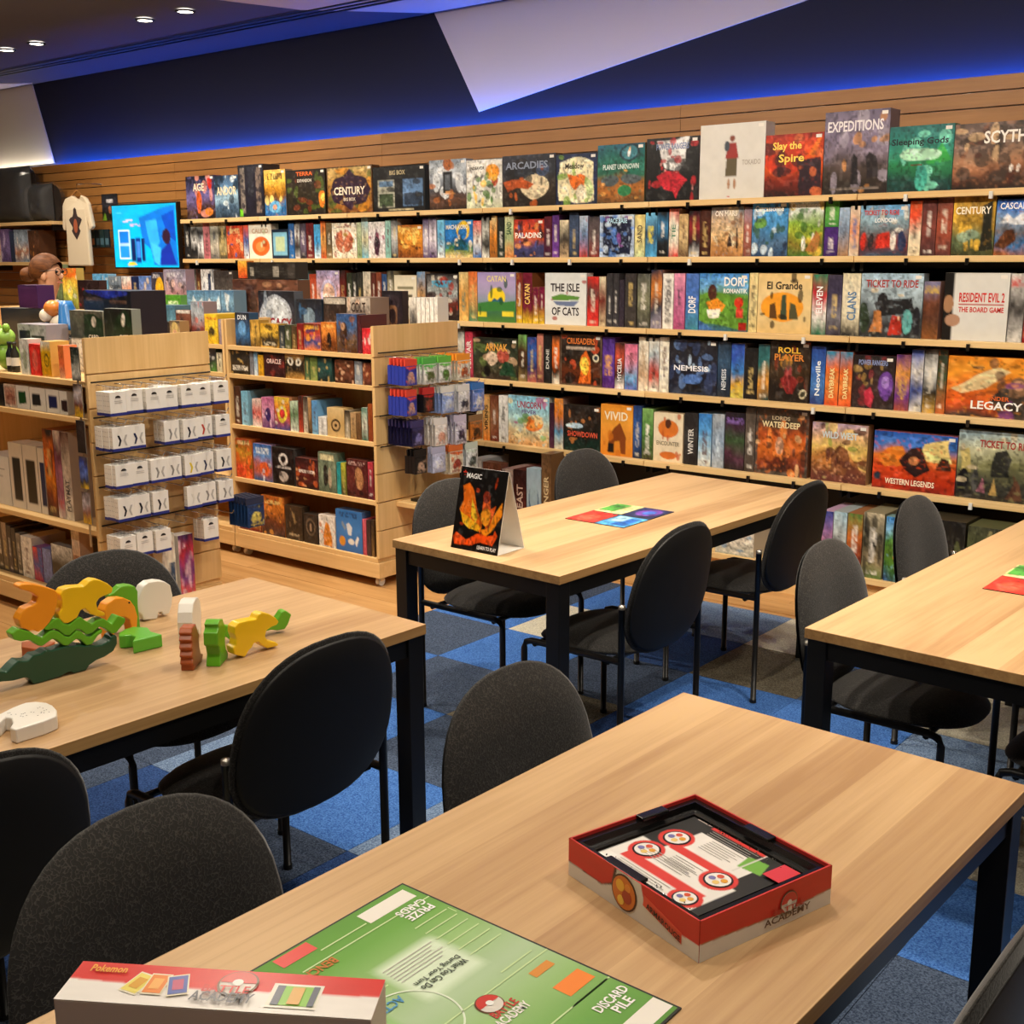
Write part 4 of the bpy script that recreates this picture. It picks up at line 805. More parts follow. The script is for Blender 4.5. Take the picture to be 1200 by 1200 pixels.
S -5.249 -5.190 0.429 0.000 0|d8c8b4 6a3444 b07088 a86880 e4dcd0|,50,84,60,10,c83838,90|white box with rose stripe
S -5.186 -5.114 0.427 0.000 0|6a4438 c8b8a8 d8ccc0 e0d8cc|PLAYMAT,50,72,50,36,6a6460,90|white playmat box
#2.985 0.165|the near unit's bottom shelf
S -5.962 -5.885 0.254 0.000 0|3a3634 55504c||dark binder at the frame edge
S -5.880 -5.835 0.256 0.000 0|6a5a4c 3a302a||brown binder
S -5.830 -5.783 0.259 0.000 0|a89078 4a4038||tan and brown binder
S -5.778 -5.739 0.249 0.000 0|2a2628 5a4a50||black binder
S -5.735 -5.696 0.242 0.000 0|3a3438 2a2628||charcoal binder
S -5.691 -5.648 0.221 0.000 0|8a847c 4a4844||grey binder
S -5.643 -5.539 0.214 0.000 0|e8e4dc e0dcd4||wide white binder
F -5.532 -5.449 0.174 0.000 0|d83838 3a58a8 c83030;p:3a58a8,50,0,100,0,100,100,70,60||red and blue folder
F -5.442 -5.360 0.180 0.000 0|7a88c0 6a78b0||periwinkle folder
F -5.354 -5.163 0.216 0.000 .2|d8d8d4 2a2a2c 1e1e20||black tray with white cover
F -5.159 -5.090 0.317 0.000 0|d8c8b8 b89880 c8b8a8;r:20,40,80,80,8a5a40||small beige carton'''
seed = 0; yf = z = 0; shelf = ''
for L in BOXES.strip().split('\n'):
    if L[0] == '#':
        a, shelf = L[1:].split('|'); yf, z = map(float, a.split()); continue
    a, art, texts, desc = L.split('|'); k, x0, x1, h, zb, dep = a.split(); seed += 1
    x0, x1, h, zb, dep = map(float, (x0, x1, h, zb, dep))
    spine = k == 'S'
    if not dep: dep = .07 if not spine else (.27 if yf > 5.5 else .19)
    o = game_box(x0, x1, yf, z+zb+.0005, h, dep, art, texts, seed, spine, (not spine) and x1-x0 > .2 and yf > 5.5)
    tag(o, f'{desc} on {"the " if not shelf.startswith(("the", "top of")) else ""}{shelf}', 'binder' if 'binder' in desc else 'folder' if 'folder' in desc else 'book' if 'book' in desc else 'box', 'boxes on '+('the ' if not shelf.startswith('the') else '')+shelf)

# ------------------------------------------------------------------ wheeled display units
def unit(name, label, x0, x1, y0, y1, levels, ends, top=1.41, half_left=True):
    t = tag(empty(name, ((x0+x1)/2, (y0+y1)/2, 0)), label, 'display unit', 'wheeled birch display units')
    ox, oy = (x0+x1)/2, (y0+y1)/2; w = (x1-x0)/2; d = (y1-y0)/2
    boxpart('back_panel', M['unit'], t, -w+.02, w-.02, -.01, .01, .1, levels[0]-.026)
    for zz in levels:
        for s in (-1, 1):
            boxpart('shelf', M['unith'], t, -w+.02, w-.02, -d if s < 0 else .011, -.011 if s < 0 else d, zz-.025, zz, bevel=.0015)
    boxpart('plinth', M['unith'], t, -w, w, -d-.004, d+.004, .055, .139, bevel=.002)
    boxpart('left_side_panel', M['unit'], t, -w, -w+.02, -d, 0 if half_left else d, .14, top)
    if ends == 'plain': boxpart('right_side_panel', M['unit'], t, w-.02, w, -d, 0, .14, top)
    if ends == 'slats':
        # the end panel is built up of boards with metal-lined joints
        boxpart('end_core', M['unit'], t, w-.02, w-.012, -d, d, .14, top-.002)
        zz = top; hs = [.165]+[.155]*9
        for h in hs:
            zb = max(zz-h, .14)
            if zz-zb < .03: break
            boxpart('end_board', M['unit'], t, w-.0119, w, -d, d, zb+(.006 if zb > .15 else 0), zz)
            zz = zb
    for sx in (-1, 1):
        for sy in (-1, 1):
            c = empty('caster'); c.parent = t; c.location = (sx*(w-.05), sy*(d-.05), 0)
            MB().cyl((-.013, 0, .024), (.013, 0, .024), .024, 14).build('wheel', M['clear'], c)
            MB().box(-.017, .017, -.014, .014, .03, .055).build('fork', M['chrome'], c)
    return t
LV = [1.262, 1.098, .80, .482, .165]
unit('display_unit', 'birch display unit on casters with five shelves of games, before the wall', -5.68, -4.45, 4.36, 5.02, LV, 'slats')
unit('display_unit', 'birch display unit half hidden behind the white hanging packs', -8.75, -5.69, 4.36, 5.02, LV, 'plain')
boxpart_top = MB().box(-8.72, -6.55, 4.62, 5.01, 1.395, 1.412).build('riser_shelf', M['unith']); tag(boxpart_top, 'birch riser deck carrying boxes below the wall screen', 'shelf')
for k in range(5): MB().box(-8.70+k*.535, -8.685+k*.535, 4.63, 5.0, 1.2625, 1.395).build('upright', M['unit'], boxpart_top)
unit('display_unit', 'near birch display unit whose end panel holds white hanging packs', -6.6, -4.82, 2.93, 3.60, [1.215, 1.045, .525, .165], 'slats', half_left=False)

# ------------------------------------------------------------------ hanging packs
def hook(x0, y, z, ln, parent_):
    h = MB().tube([(x0, y, z), (x0+ln-.015, y, z), (x0+ln, y, z+.018)], .0025, 6).build('hook', M['chrome'], parent_); return h
rp = random.Random(11)
# white strap packs: build one, then copy
def white_pack(strap):
    t = empty('strap_pack')
    MB().box(-.026, 0, -.042, .042, -.118, -.012).build('carton', M['paper'], t)
    MB().box(-.0265, .0006, -.0426, .0426, -.1188, -.106).build('blue_base', M['packblue'], t)
    MB().box(-.002, -.001, -.022, .022, -.0115, .010).build('hang_tab', M['bagmat'], t)
    if strap == 'arch':
        p = [(.014*math.cos(a), .011*math.sin(a)) for a in [math.pi*i/8 for i in range(9)]]
        MB().prism(p, lambda a, b, s: (s, a, -.040+b), .0003, .0012).build('printed_arch', M['packdark'], t)
        for k in range(2): MB().box(.0003, .0010, -.02, .022, -.054-k*.008, -.052-k*.008).build('printed_line', M['packgrey'], t)
    else:
        p = [(-.012, .024), (-.002, .024), (.008, 0), (-.002, -.024), (-.010, -.024), (-.002, 0)]
        MB().prism(p, lambda a, b, s: (s, a-.006, -.072+b), .0003, .0012).build('strap_picture', M['strap_'+strap], t)
        MB().prism([(-a, b) for a, b in p], lambda a, b, s: (s, a+.02, -.072+b), .0003, .0010).build('strap_outline', M['packgrey'], t)
    for k in range(4):
        for q in range(2): MB().box(-.022+q*.012, -.018+q*.012, -.0428, -.042, -.098+k*.022, -.094+k*.022).build('dot', M['packgrey'], t)
    return t
M['packblue'] = plain('pack_blue', '28307c', .4); M['packdark'] = plain('pack_dark', '2a2624', .4); M['packgrey'] = plain('pack_grey', 'b0aca6', .5)
for n_, c_ in dict(black='181820', navy='1e2448', red='b83828', yellow='d8c028', grey='8a8680', white='d8d4cc').items(): M['strap_'+n_] = plain('strap_'+n_, c_, .5)
protos = {}
PEGX = -4.82
rack = tag(empty('peg_rack', (PEGX, 3.26, 0)), 'rows of metal peg hooks on the near end panel', 'peg rack')
packrows = [(1.19, 'arch arch arch arch arch arch arch', (4, 2, 2, 4, 2, 2, 3)), (1.03, 'black navy - grey black red arch', (5, 2, 0, 3, 3, 2, 2)),
            (.86, 'arch arch grey grey yellow navy black', (3, 5, 2, 2, 3, 3, 3)), (.71, 'black black black - white grey grey', (4, 2, 2, 0, 1, 3, 3)),
            (.53, 'arch arch arch - - arch -', (4, 3, 3, 0, 0, 3, 0))]
rname = ['top', 'second', 'third', 'fourth', 'bottom']; cname = ['first', 'second', 'third', 'fourth', 'fifth', 'sixth', 'seventh']
for r, (zt, kinds, cnt) in enumerate(packrows):
    MB().tube([(PEGX+.012, 2.94, zt+.022), (PEGX+.012, 3.59, zt+.022)], .004, 6).build('rail', M['steel'], rack).location = (-PEGX, -3.26, 0)
    for c, kd in enumerate(kinds.split()):
        yc = 2.975+c*.093
        h = hook(PEGX, yc, zt+.008, .215, rack); h.location = (-PEGX, -3.26, 0)
        if kd == '-': continue
        for k in range(cnt[c]):
            kk = kd
            if kk not in protos: protos[kk] = white_pack(kk); o = protos[kk]
            else: o = copy_tree(protos[kk])
            o.location = (-4.658-(k*.0275)-(.012 if c % 2 else 0), yc+rp.uniform(-.003, .003), zt+rp.uniform(-.002, .002)); o.rotation_euler[2] = rp.uniform(-.05, .05)
            pic = 'black arch' if kd == 'arch' else kd+' strap picture'
            tag(o, f'white hanging pack with {pic}, {rname[r]} row, {cname[c]} hook, ' + ('front pack' if k == 0 else f'{cname[k]} pack deep'), 'pack', 'white hanging packs on the near end panel')
# coloured pouches on the far end panel
def pouch(hd, body, acc, w, h, kind):
    t = empty('hanging_pouch')
    MB().box(-.008, 0, -w/2, w/2, -.035, .0).build('header_card', pm_(hd), t)
    if kind == 'box': MB().box(-.024, 0, -w/2+.003, w/2-.003, -h, -.0355).build('carton', pm_(body), t)
    else:
        b = MB(); n = 7
        for i in range(n+1):
            for j in range(7):
                u, v = i/n, j/6; q = math.sin(math.pi*u)*math.sin(math.pi*v)
                b.v.append((.002+.010*q, -w/2+.002+(w-.004)*v, -.0355-(h-.0355)*u))
        for i in range(n):
            for j in range(6): b.f.append((i*7+j, (i+1)*7+j, (i+1)*7+j+1, i*7+j+1)); b.sm.append(True)
        m = len(b.v); b.v += [(-.010-(p[0]-.002), p[1], p[2]) for p in b.v[:m]]
        for f in b.f[:n*6]: b.f.append(tuple(i+m for i in f[::-1])); b.sm.append(True)
        b.build('pouch', pm_(body), t)
    if acc:
        bul = (lambda u, v: .0128 if 0 else .0026+.010*math.sin(math.pi*max(.001, min(.999, u)))*math.sin(math.pi*max(.001, min(.999, v)))) if kind != 'box' else (lambda u, v: .0006)
        hh = h-.04; ww = w-.008
        sheet('printed_face', t, lambda a, b, l: (bul(b/hh, a/ww)+l+.0004, -ww/2+a, -.038-b), ww, hh, f'{body} {body} {body};p:{hd},0,0,100,0,100,10,60,18,0,8;o:50,52,26,20,{acc};o:34,64,14,16,{acc};o:66,62,12,18,{acc};b:{acc},7,7;b:{hd},4,7;n:.3', f',50,86,70,9,{acc}', hash_(hd+body+acc), .006)
    return t
def hash_(s): return sum(ord(c)*(i+3) for i, c in enumerate(s)) % 9973
_pm = {}
def pm_(c):
    if c not in _pm: _pm[c] = plain('pack_'+c, c, .3)
    return _pm[c]
ENDX = -4.45
rack2 = tag(empty('peg_rack', (ENDX, 4.69, 0)), 'rows of metal peg hooks on the far end panel', 'peg rack')
pk = [ # z top, y, count, header, body, accent, w, h, kind, words
    (1.245, 4.44, 5, 'd84838', '2c3ca0', 'c8a090', .085, .135, 'box', 'blue carton pack with red top'),
    (1.245, 4.58, 3, '58b050', 'dcdcd8', '5a6a38', .10, .14, 'p', 'white pouch with green top and green print'),
    (1.245, 4.70, 3, '68b848', 'dcdcd8', '5a7a3a', .10, .14, 'p', 'white pouch with lime top and moss print'),
    (1.245, 4.85, 6, 'f09a30', 'e0dccc', 'a8552c', .11, .14, 'p', 'cream pouch with orange top'),
    (1.085, 4.44, 5, 'd84838', '2c3ca0', 'c8a090', .085, .135, 'box', 'blue carton pack with scarlet top, lower hook'),
    (1.085, 4.57, 2, 'b83030', '1e1c20', '8a4a38', .085, .13, 'box', 'black carton pack with red top'),
    (1.08, 4.72, 4, 'e4e4dc', '98aee0', 'c8d4f0', .10, .145, 'p', 'clear pouch with pale blue filling'),
    (1.08, 4.85, 3, 'e8e8e4', 'dcdce0', '3a3c50', .10, .15, 'p', 'white pouch with charcoal figures'),
    (1.08, 4.97, 4, '3a78c8', '8a9cd8', 'e8e8ec', .11, .155, 'p', 'blue pouch with white print'),
    (.92, 4.48, 7, '3a3468', '2c2850', '8a88c0', .10, .135, 'p', 'violet pouch with pale picture'),
    (.915, 4.66, 4, 'e8e4e0', 'e4dcd4', 'e0a890', .10, .15, 'p', 'white pouch with peach corner'),
    (.915, 4.82, 3, 'c8c0d8', 'd4d0dc', '3a2c48', .10, .16, 'p', 'lilac pouch with dark figures'),
    (.905, 4.95, 1, '8a6a48', 'c87a30', '3a2818', .12, .14, 'p', 'orange tiger striped pouch'),
    (.765, 4.50, 3, '1c1a1c', '1a181a', 'c8a890', .09, .13, 'box', 'black carton pack with amber picture'),
    (.765, 4.64, 2, 'b8b8d0', 'c0c4dc', 'd8dcec', .11, .14, 'p', 'lilac grey pouch'),
    (.755, 4.78, 4, 'd87038', 'dcd0b8', '9a3c34', .11, .16, 'p', 'cream pouch with red figures'),
    (.755, 4.91, 2, 'c8d4c8', 'd4d8d8', '3a4a48', .10, .16, 'p', 'pale pouch with dark figures, lowest row')]
for r in range(4): MB().tube([(ENDX+.012, 4.38, 1.27-r*.165), (ENDX+.012, 5.0, 1.27-r*.165)], .004, 6).build('rail', M['steel'], rack2).location = (-ENDX, -4.69, 0)
for (zt, yc, n, hd, bd, ac, w, h, kd, words) in pk:
    hk = hook(ENDX, yc, zt+.004, .2, rack2); hk.location = (-ENDX, -4.69, 0)
    proto = None
    for k in range(n):
        o = pouch(hd, bd, ac, w, h, kd) if proto is None else copy_tree(proto)
        proto = proto or o
        o.location = (-4.262-k*.027, yc, zt+rp.uniform(-.002, .002)); o.rotation_euler[2] = rp.uniform(-.08, .08)
        tag(o, words+(', front of its hook' if k == 0 else f', {cname[k]} from the front of its hook'), 'pack', 'hanging packs on the far end panel')
o = boxpart('wing_shelf', M['unith'], None, -4.449, -4.22, 4.50, 4.95, .435, .46, bevel=.0015); tag(o, 'small birch wing shelf below the hanging packs', 'shelf')
MB().box(-4.40, -4.27, 4.56, 4.84, .4605, .475).build('leaflet_tray', M['blackplastic']); tag(bpy.context.scene.objects['leaflet_tray'], 'flat black leaflet tray on the small wing shelf', 'tray')
# navy foil packs hanging at the low back corner of the near panel
proto = None
for k in range(6):
    o = pouch('2a3048', '24406c', 'd8c868' if k == 0 else None, .11, .15, 'p') if k < 2 else copy_tree(proto)
    if k == 1: proto = o
    o.location = (-4.60-k*.026, 3.66, .60); tag(o, 'navy foil pouch on the low corner hook, ' + ('front with yellow picture' if k == 0 else f'{cname[k]} from the front'), 'pack', 'navy foil pouches')
# upright poster tubes leaning at the near panel
def art_box(name, x, y, z, w, d, h, art, texts, label, cat, rz=0, seed=5):
    """carton whose printed face looks along +X"""
    t = empty(name, (x, y, z), rz)
    MB().box(-d, -.0005, -w/2, w/2, 0, h).build('carton', M['paper'], t)
    sheet('printed_face', t, lambda u, v, l: (.0004+l, -w/2+u, h-v), w, h, art, texts, seed, .008)
    return tag(t, label, cat)
art_box('poster_carton', -4.735, 3.235, .0, .075, .07, .47, 'e4dccc e0d8c8 d8d0c0;r:10,40,50,98,dcd4c4;r:55,30,90,96,38506c;n:.2', ',40,10,70,5,c86838', 'tall white poster carton beside the near panel', 'carton', seed=41)
art_box('poster_carton', -4.735, 3.335, .0, .085, .07, .45, '4a2c58 c83848 7a4a90 d86058 5a68b0 8a3060;b:e8c8d0,10,8;n:.4', '', 'purple and red poster carton beside the near panel', 'carton', seed=42)
# strip of card boosters clipped at the near corner
cl = tag(empty('clip_strip', (-4.87, 2.915, 0)), 'grey clip strip at the corner of the near unit', 'clip strip')
MB().box(-.006, .006, -.002, .002, .45, 1.36).build('strip', M['alu'], cl)
bo = [('1a2a28 243a34 d8d8d0 1c1c20', 'dark green booster pack, top of the clip strip'), ('3a2428 c8c4cc 7a4a48 e0b830', 'brown and silver booster pack, second on the clip strip'),
      ('2a2428 3a3034 1e1c20', 'black booster pack, third on the clip strip'), ('5a4a28 2a48a0 6a88d8 1c2440 d8b838', 'blue booster pack, fourth on the clip strip'), ('3a2c30 c8c4d0 8a5a50 d8b030', 'brown and silver booster pack, lowest on the clip strip')]
for k, (a, lab) in enumerate(bo):
    t = empty('booster_pack', (-4.87, 2.9115, 1.22-k*.165))
    MB().box(-.034, .034, -.004, 0, 0, .15).build('foil_wrap', M['alu'], t)
    sheet('printed_face', t, lambda u, v, l: (-.0335+u, -.0045-l, .149-v), .067, .148, a+';n:.45', '', 60+k, .006)
    tag(t, lab, 'booster pack', 'booster packs on the clip strip')

# ------------------------------------------------------------------ left end of the wall: screen, shirt, cushions
TVX, TVZ, TVW, TVH = -8.775, 1.678, .93, .535
tv = tag(empty('television', (TVX, 5.97, TVZ)), 'flat television glowing cyan on the slat wall', 'television')
MB().box(-TVW/2, TVW/2, 0, .04, 0, TVH).build('casing', M['black'], tv, bevel=.004)
MB().box(-.15, .15, .041, .128, .15, .4).build('wall_mount', M['steel'], tv)
s_ = sheet('screen', tv, lambda u, v, l: (-TVW/2+.012+u, -.001-l, TVH-.012-v), TVW-.024, TVH-.024,
  '18a8d0 10b0e0 08b8f0 08c0f0;p:1a78d0,42,20,98,2,98,96,62,96,58,70,48,60;p:3aa8e8,52,26,70,24,74,60,60,80,56,50;p:1450b8,78,20,96,10,98,60,86,50;p:2038a0,74,74,88,60,96,96,72,96;p:4ab8f0,60,60,74,70,70,96,62,90;o:84,52,6,12,3a2438;r:8,40,26,86,d8eef8;r:9.5,42,25,62,1a80d8;r:9.5,64,25,84,2a98e0;r:28,54,34,90,1a2860;r:35,52,43,92,14388c;r:44,54,49,90,1a2860;r:36,58,42,84,4a88d8;p:e8d040,20,96,24,91,32,91,36,96;n:.12',
  ',26,25,20,5,d8b8c8;,36,32,16,5,c8a8c0;,12,12,12,2,58c8e8', 77, .012, M['screen'], 70)
# t-shirt on its hanger
ts = tag(empty('t_shirt', (-9.565, 5.86, 1.70)), 'cream t-shirt with dark animal print on a wooden hanger', 't-shirt')
def shirt():
    pr = [(-.175, 0), (.175, 0), (.165, .40), (.20, .30), (.235, .33), (.20, .52), (.15, .575), (.07, .60), (.04, .575), (0, .565), (-.04, .575), (-.07, .60), (-.15, .575), (-.20, .52), (-.235, .33), (-.20, .30), (-.165, .40)]
    m = MB().prism(pr, lambda a, b, t: (a, t+.015*math.cos(a*18), b), -.02, .02); return m
shirt().build('cloth', M['cream'], ts, bevel=.012)
MB().prism([(.095*math.cos(a)*(.8+.3*math.sin(5*a)), .13*math.sin(a)*(.85+.2*math.cos(4*a))) for a in [2*math.pi*i/24 for i in range(24)]], lambda a, b, t: (a, -.037-t, .36+b), 0, .001).build('animal_print', plain('print_dark', '3a2c2c', .7), ts)
MB().prism([(.03*math.cos(a), .06*math.sin(a)) for a in [2*math.pi*i/12 for i in range(12)]], lambda a, b, t: (a, -.0385-t, .34+b), 0, .001).build('animal_print', plain('print_rust', 'a8583a', .7), ts)
MB().tube([(-.15, 0, .565), (0, 0, .64), (.15, 0, .565)], .009, 6).build('hanger', M['slat'], ts)
MB().tube([(0, 0, .64), (0, 0, .69), (.0, .1, .70), (.0, .24, .70)], .004, 6).build('hook_arm', M['chrome'], ts)
po = tag(sheet('poster', None, lambda u, v, l: (-9.57+u, 6.094-l, 2.315-v), .245, .225, '2a2c30 3a3c48 24282c 28301e;r:30,20,70,34,d0d0d4;o:50,60,10,16,c88a68;p:9ad040,2,98,16,70,30,98', '', 90), 'small dark poster on the slat wall by the shirt', 'poster')
for k in range(6):
    t = empty('card_wallet', (-9.66+k*.07, 5.95+.004*(k % 2), 1.86))
    MB().box(-.032, .032, 0, .012, 0, .15).build('wallet', pm_('1c2a30' if k % 2 else '22383a'), t)
    MB().box(-.024, .024, -.001, 0, .02, .075).build('picture', pm_('b87850' if k in (0, 2) else '4a6a78'), t)
    MB().tube([(0, .013, .135), (0, .148, .14)], .003, 5).build('peg', M['chrome'], t)
    tag(t, f'dark teal card wallet pegged left of the television, {cname[k]} from the shirt', 'wallet', 'card wallets beside the television')
def left_shelf(z, label):
    t = tag(empty('wall_shelf', (-10.8, 5.78, z)), label, 'shelf')
    boxpart('board', M['shelf'], t, -1.2, .9, 0, .318, -.03, 0, bevel=.002)
    for x in (-.4, .86): boxpart('bracket', M['steel'], t, x-.01, x+.01, .04, .318, -.08, -.031)
left_shelf(2.09, 'oak wall shelf carrying two bagged black cushions'); left_shelf(1.735, 'oak wall shelf carrying boxed figures behind the person')
def cushion(x, w, h, label, sd):
    t = tag(empty('bagged_cushion', (x, 5.93, 2.092)), label, 'cushion', 'bagged black cushions')
    for nm, g, mt in (('cushion', 0, M['shell']), ('plastic_bag', .012, None)):
        b = MB(); n = 14; rr = np.random.default_rng(sd)
        wob = rr.random((n+1, n+1))*.035 if nm != 'cushion' else np.zeros((n+1, n+1))
        for sgn in (-1, 1):
            m = len(b.v)
            for i in range(n+1):
                for j in range(n+1):
                    u, v = i/n*2-1, j/n*2-1; pf = max(0, 1-abs(u)**4)**.5*max(0, 1-abs(v)**4)**.5
                    b.v.append((u*(w/2+g), sgn*(.005+(.11+g)*pf)+wob[i, j]*sgn*pf, h/2+v*(h/2 if v < 0 else h/2+g)+ (0 if v > 0 else 0)))
            for i in range(n):
                for j in range(n):
                    f = (m+i*(n+1)+j, m+(i+1)*(n+1)+j, m+(i+1)*(n+1)+j+1, m+i*(n+1)+j+1); b.f.append(f if sgn < 0 else f[::-1]); b.sm.append(nm == 'cushion')
        b.build(nm, mt or M['bagmat'], t)
cushion(-10.72, .60, .50, 'large black cushion in clear plastic on the upper left shelf', 1); cushion(-10.22, .30, .33, 'smaller black cushion in clear plastic on the upper left shelf', 2)
for k, (x0, x1, h, a, lab) in enumerate([(-11.0, -10.87, .26, 'e4dcd0 d8a890 e0d8d0', 'cream figure box at the frame edge behind the person'), (-10.86, -10.7, .30, '6a5888 8a78a8 5a4878;b:c8b8d8,5,8', 'violet figure box behind the person'), (-10.69, -10.62, .28, '3a4a68 2a3850', 'slim navy figure box behind the person'),
      (-10.61, -10.37, .29, '7a8898 a8b8c8 c08868 8a98a8;b:e8dcd0,8,8', 'silver blue figure box behind the person'), (-10.36, -10.18, .28, '4a3428 6a4834 3a281e;b:c88850,6,7', 'dark bronze figure box behind the person')]):
    o = game_box(x0, x1, 5.82, 1.7355, h, .16, a, '', 300+k, False, False); tag(o, lab, 'box', 'figure boxes on the left wall shelf')

# ------------------------------------------------------------------ tables
def table(name, x, y, rz, label):
    t = tag(empty('table', (x, y, 0), rz), label, 'table', 'oak topped game tables')
    W, L = .393, .905
    boxpart('tabletop', M['table'], t, -W, W, -L, L, .7205, .75, bevel=.0015).data.materials.append(M['edge'])
    tt = t.children[0]
    for p in tt.data.polygons:
        if abs(p.normal.z) < .5: p.material_index = 1
    for sx in (-1, 1):
        for sy in (-1, 1): MB().box(sx*(W-.035)-.028, sx*(W-.035)+.028, sy*(L-.035)-.028, sy*(L-.035)+.028, 0.004, .72).build('leg', M['steel'], t, bevel=.002)
        boxpart('side_rail', M['steel'], t, sx*(W-.035)-.02, sx*(W-.035)+.02, -L+.063, L-.063, .665, .72)
    for sy in (-1, 1): boxpart('end_rail', M['steel'], t, -W+.063, W-.063, sy*(L-.035)-.02, sy*(L-.035)+.02, .665, .72)
    return t
table('a', -2.546, 3.872, -0.0435, 'oak topped table with the folded fire sign, before the wall shelves')
table('b', -0.915, 3.828, -0.0347, 'oak topped table at the right frame edge')
table('c', -0.979, 1.384, -0.0303, 'nearest oak topped table with the red box and green board')
table('d', -2.600, 1.419, -0.0260, 'oak topped table at left strewn with wooden animals')

# ------------------------------------------------------------------ chairs
def pad(n_ring, n_ang, ha, hb, egg, surf):
    """rounded pad: rings from centre to rim on both faces; surf(a, b, q, side) -> xyz, q = 0 centre .. 1 rim"""
    b = MB(); rings = [math.sin(math.pi/2*i/n_ring) for i in range(n_ring+1)]
    idx = {}
    for side in (0, 1):
        for i, q in enumerate(rings):
            if side and i == n_ring: continue
            for k in range(n_ang):
                w = 2*math.pi*k/n_ang; cx, sx = math.cos(w), math.sin(w); e = 2/2.5
                a = math.copysign(abs(cx)**e, cx)*ha*q; c = math.copysign(abs(sx)**e, sx)*hb*q
                a *= 1+egg*(-c/hb)*.5 if egg else 1
                idx[side, i, k] = len(b.v); b.v.append(surf(a, c, q, side))
        for k in range(n_ang): idx[1, n_ring, k] = idx.get((0, n_ring, k), 0)
    for side in (0, 1):
        for i in range(n_ring):
            for k in range(n_ang):
                f = (idx[side, i, k], idx[side, i+1, k], idx[side, i+1, (k+1) % n_ang], idx[side, i, (k+1) % n_ang])
                if i == 0: f = (f[0], f[1], f[2])
                b.f.append(f if side == 0 else f[::-1]); b.sm.append(True)
    return b
def make_chair():
    t = empty('chair')
    def back(th0, th1):
        def f(a, c, q, side):
            z = .652+c; x = -.222-(z-.45)*.17+.35*a*a
            th = (1-q**5)*(th0 if side == 0 else th1)
            return (x+(th if side == 0 else -th), a, z)
        return f
    pad(7, 40, .258, .227, .16, back(.03, .012)).build('backrest', M['fabric'], t)
    pad(6, 40, .248, .217, .16, lambda a, c, q, side: (lambda z: (-.222-(z-.45)*.17+.35*a*a+(-.0125 if side == 0 else -.0125-.014*(1-q**6)), a, z))(.652+c)).build('back_shell', M['shell'], t)
    pad(7, 40, .23, .225, 0, lambda a, c, q, side: (a+.015, c, (.437+(.038*(1-q**6)) if side == 0 else .437-.03*(1-q**6)-(0 if a < .1 else 0)) - (max(0, a-.08)**2*.7))).build('seat', M['fabric'], t)
    for s in (-1, 1):
        o = MB().tube([(-.205, s*.25, .012), (-.205, s*.25, .628)], .0115, 10).build('leg', M['steel'], t)
        MB().lathe([(0, .634), (.0118, .632), (.0118, .620)], (-.205, s*.25, 0), 10).build('cap', M['alu'], o)
        MB().lathe([(.0135, 0), (.0135, .014)], (-.205, s*.25, .004), 10).build('glide', M['rubber'], o)
        o = MB().tube([(.205, s*.25, .012), (.205, s*.25, .405), (.195, s*.25, .428), (.17, s*.25, .436), (-.205, s*.25, .436)], .0115, 10).build('leg', M['steel'], t)
        MB().lathe([(.0135, 0), (.0135, .014)], (.205, s*.25, .004), 10).build('glide', M['rubber'], o)
        MB().tube([(-.205, s*.25, .56), (-.222, s*.225, .56), (-.245, s*.17, .56)], .008, 6).build('back_bracket', M['steel'], t)
    for x in (-.15, .16): MB().tube([(x, -.25, .425), (x, .25, .425)], .010, 8).build('cross_bar', M['steel'], t)
    return t
E_, W_ = 0.0, math.pi
chairs = [(-3.08+.205, 3.49, E_, 'black fabric chair behind the folded fire sign'), (-3.10+.205, 4.44, E_, 'black fabric chair at the far left of the sign table, against the game wall'),
          (-2.07-.205, 3.38, W_, 'black fabric chair with its back to us, at the near right of the sign table'), (-2.07-.205, 4.34, W_, 'black fabric chair with its back to us, at the far right of the sign table'),
          (-1.43+.205, 3.42, E_, 'black fabric chair at the near left of the right edge table'), (-1.47+.205, 4.29, E_, 'black fabric chair at the far left of the right edge table'),
          (-1.47+.205, 1.89, E_, 'grey lit black chair at the far left of the nearest table'), (-1.52+.205, .99, E_, 'largest black chair in the foreground, left of the nearest table'),
          (-2.10-.205, 1.80, W_, 'black chair with its back to us, right of the animal table'), (-2.08-.205, .92, W_, 'black chair cut by the left frame edge, near the animal table'),
          (-3.10+.205, 1.93, E_, 'black chair behind the wooden animals, left of their table'), (-.452-.205, 1.49, W_, 'black chair at the lower right frame corner'),
          (-.42-.205, 3.30, W_, 'black chair under the right edge table, mostly out of frame')]
ch = make_chair()
for i, (x, y, rz, lab) in enumerate(chairs):
    o = ch if i == 0 else copy_tree(ch)
    o.location = (x, y, .0); o.rotation_euler[2] = rz; tag(o, lab, 'chair', 'black fabric chairs at the tables')

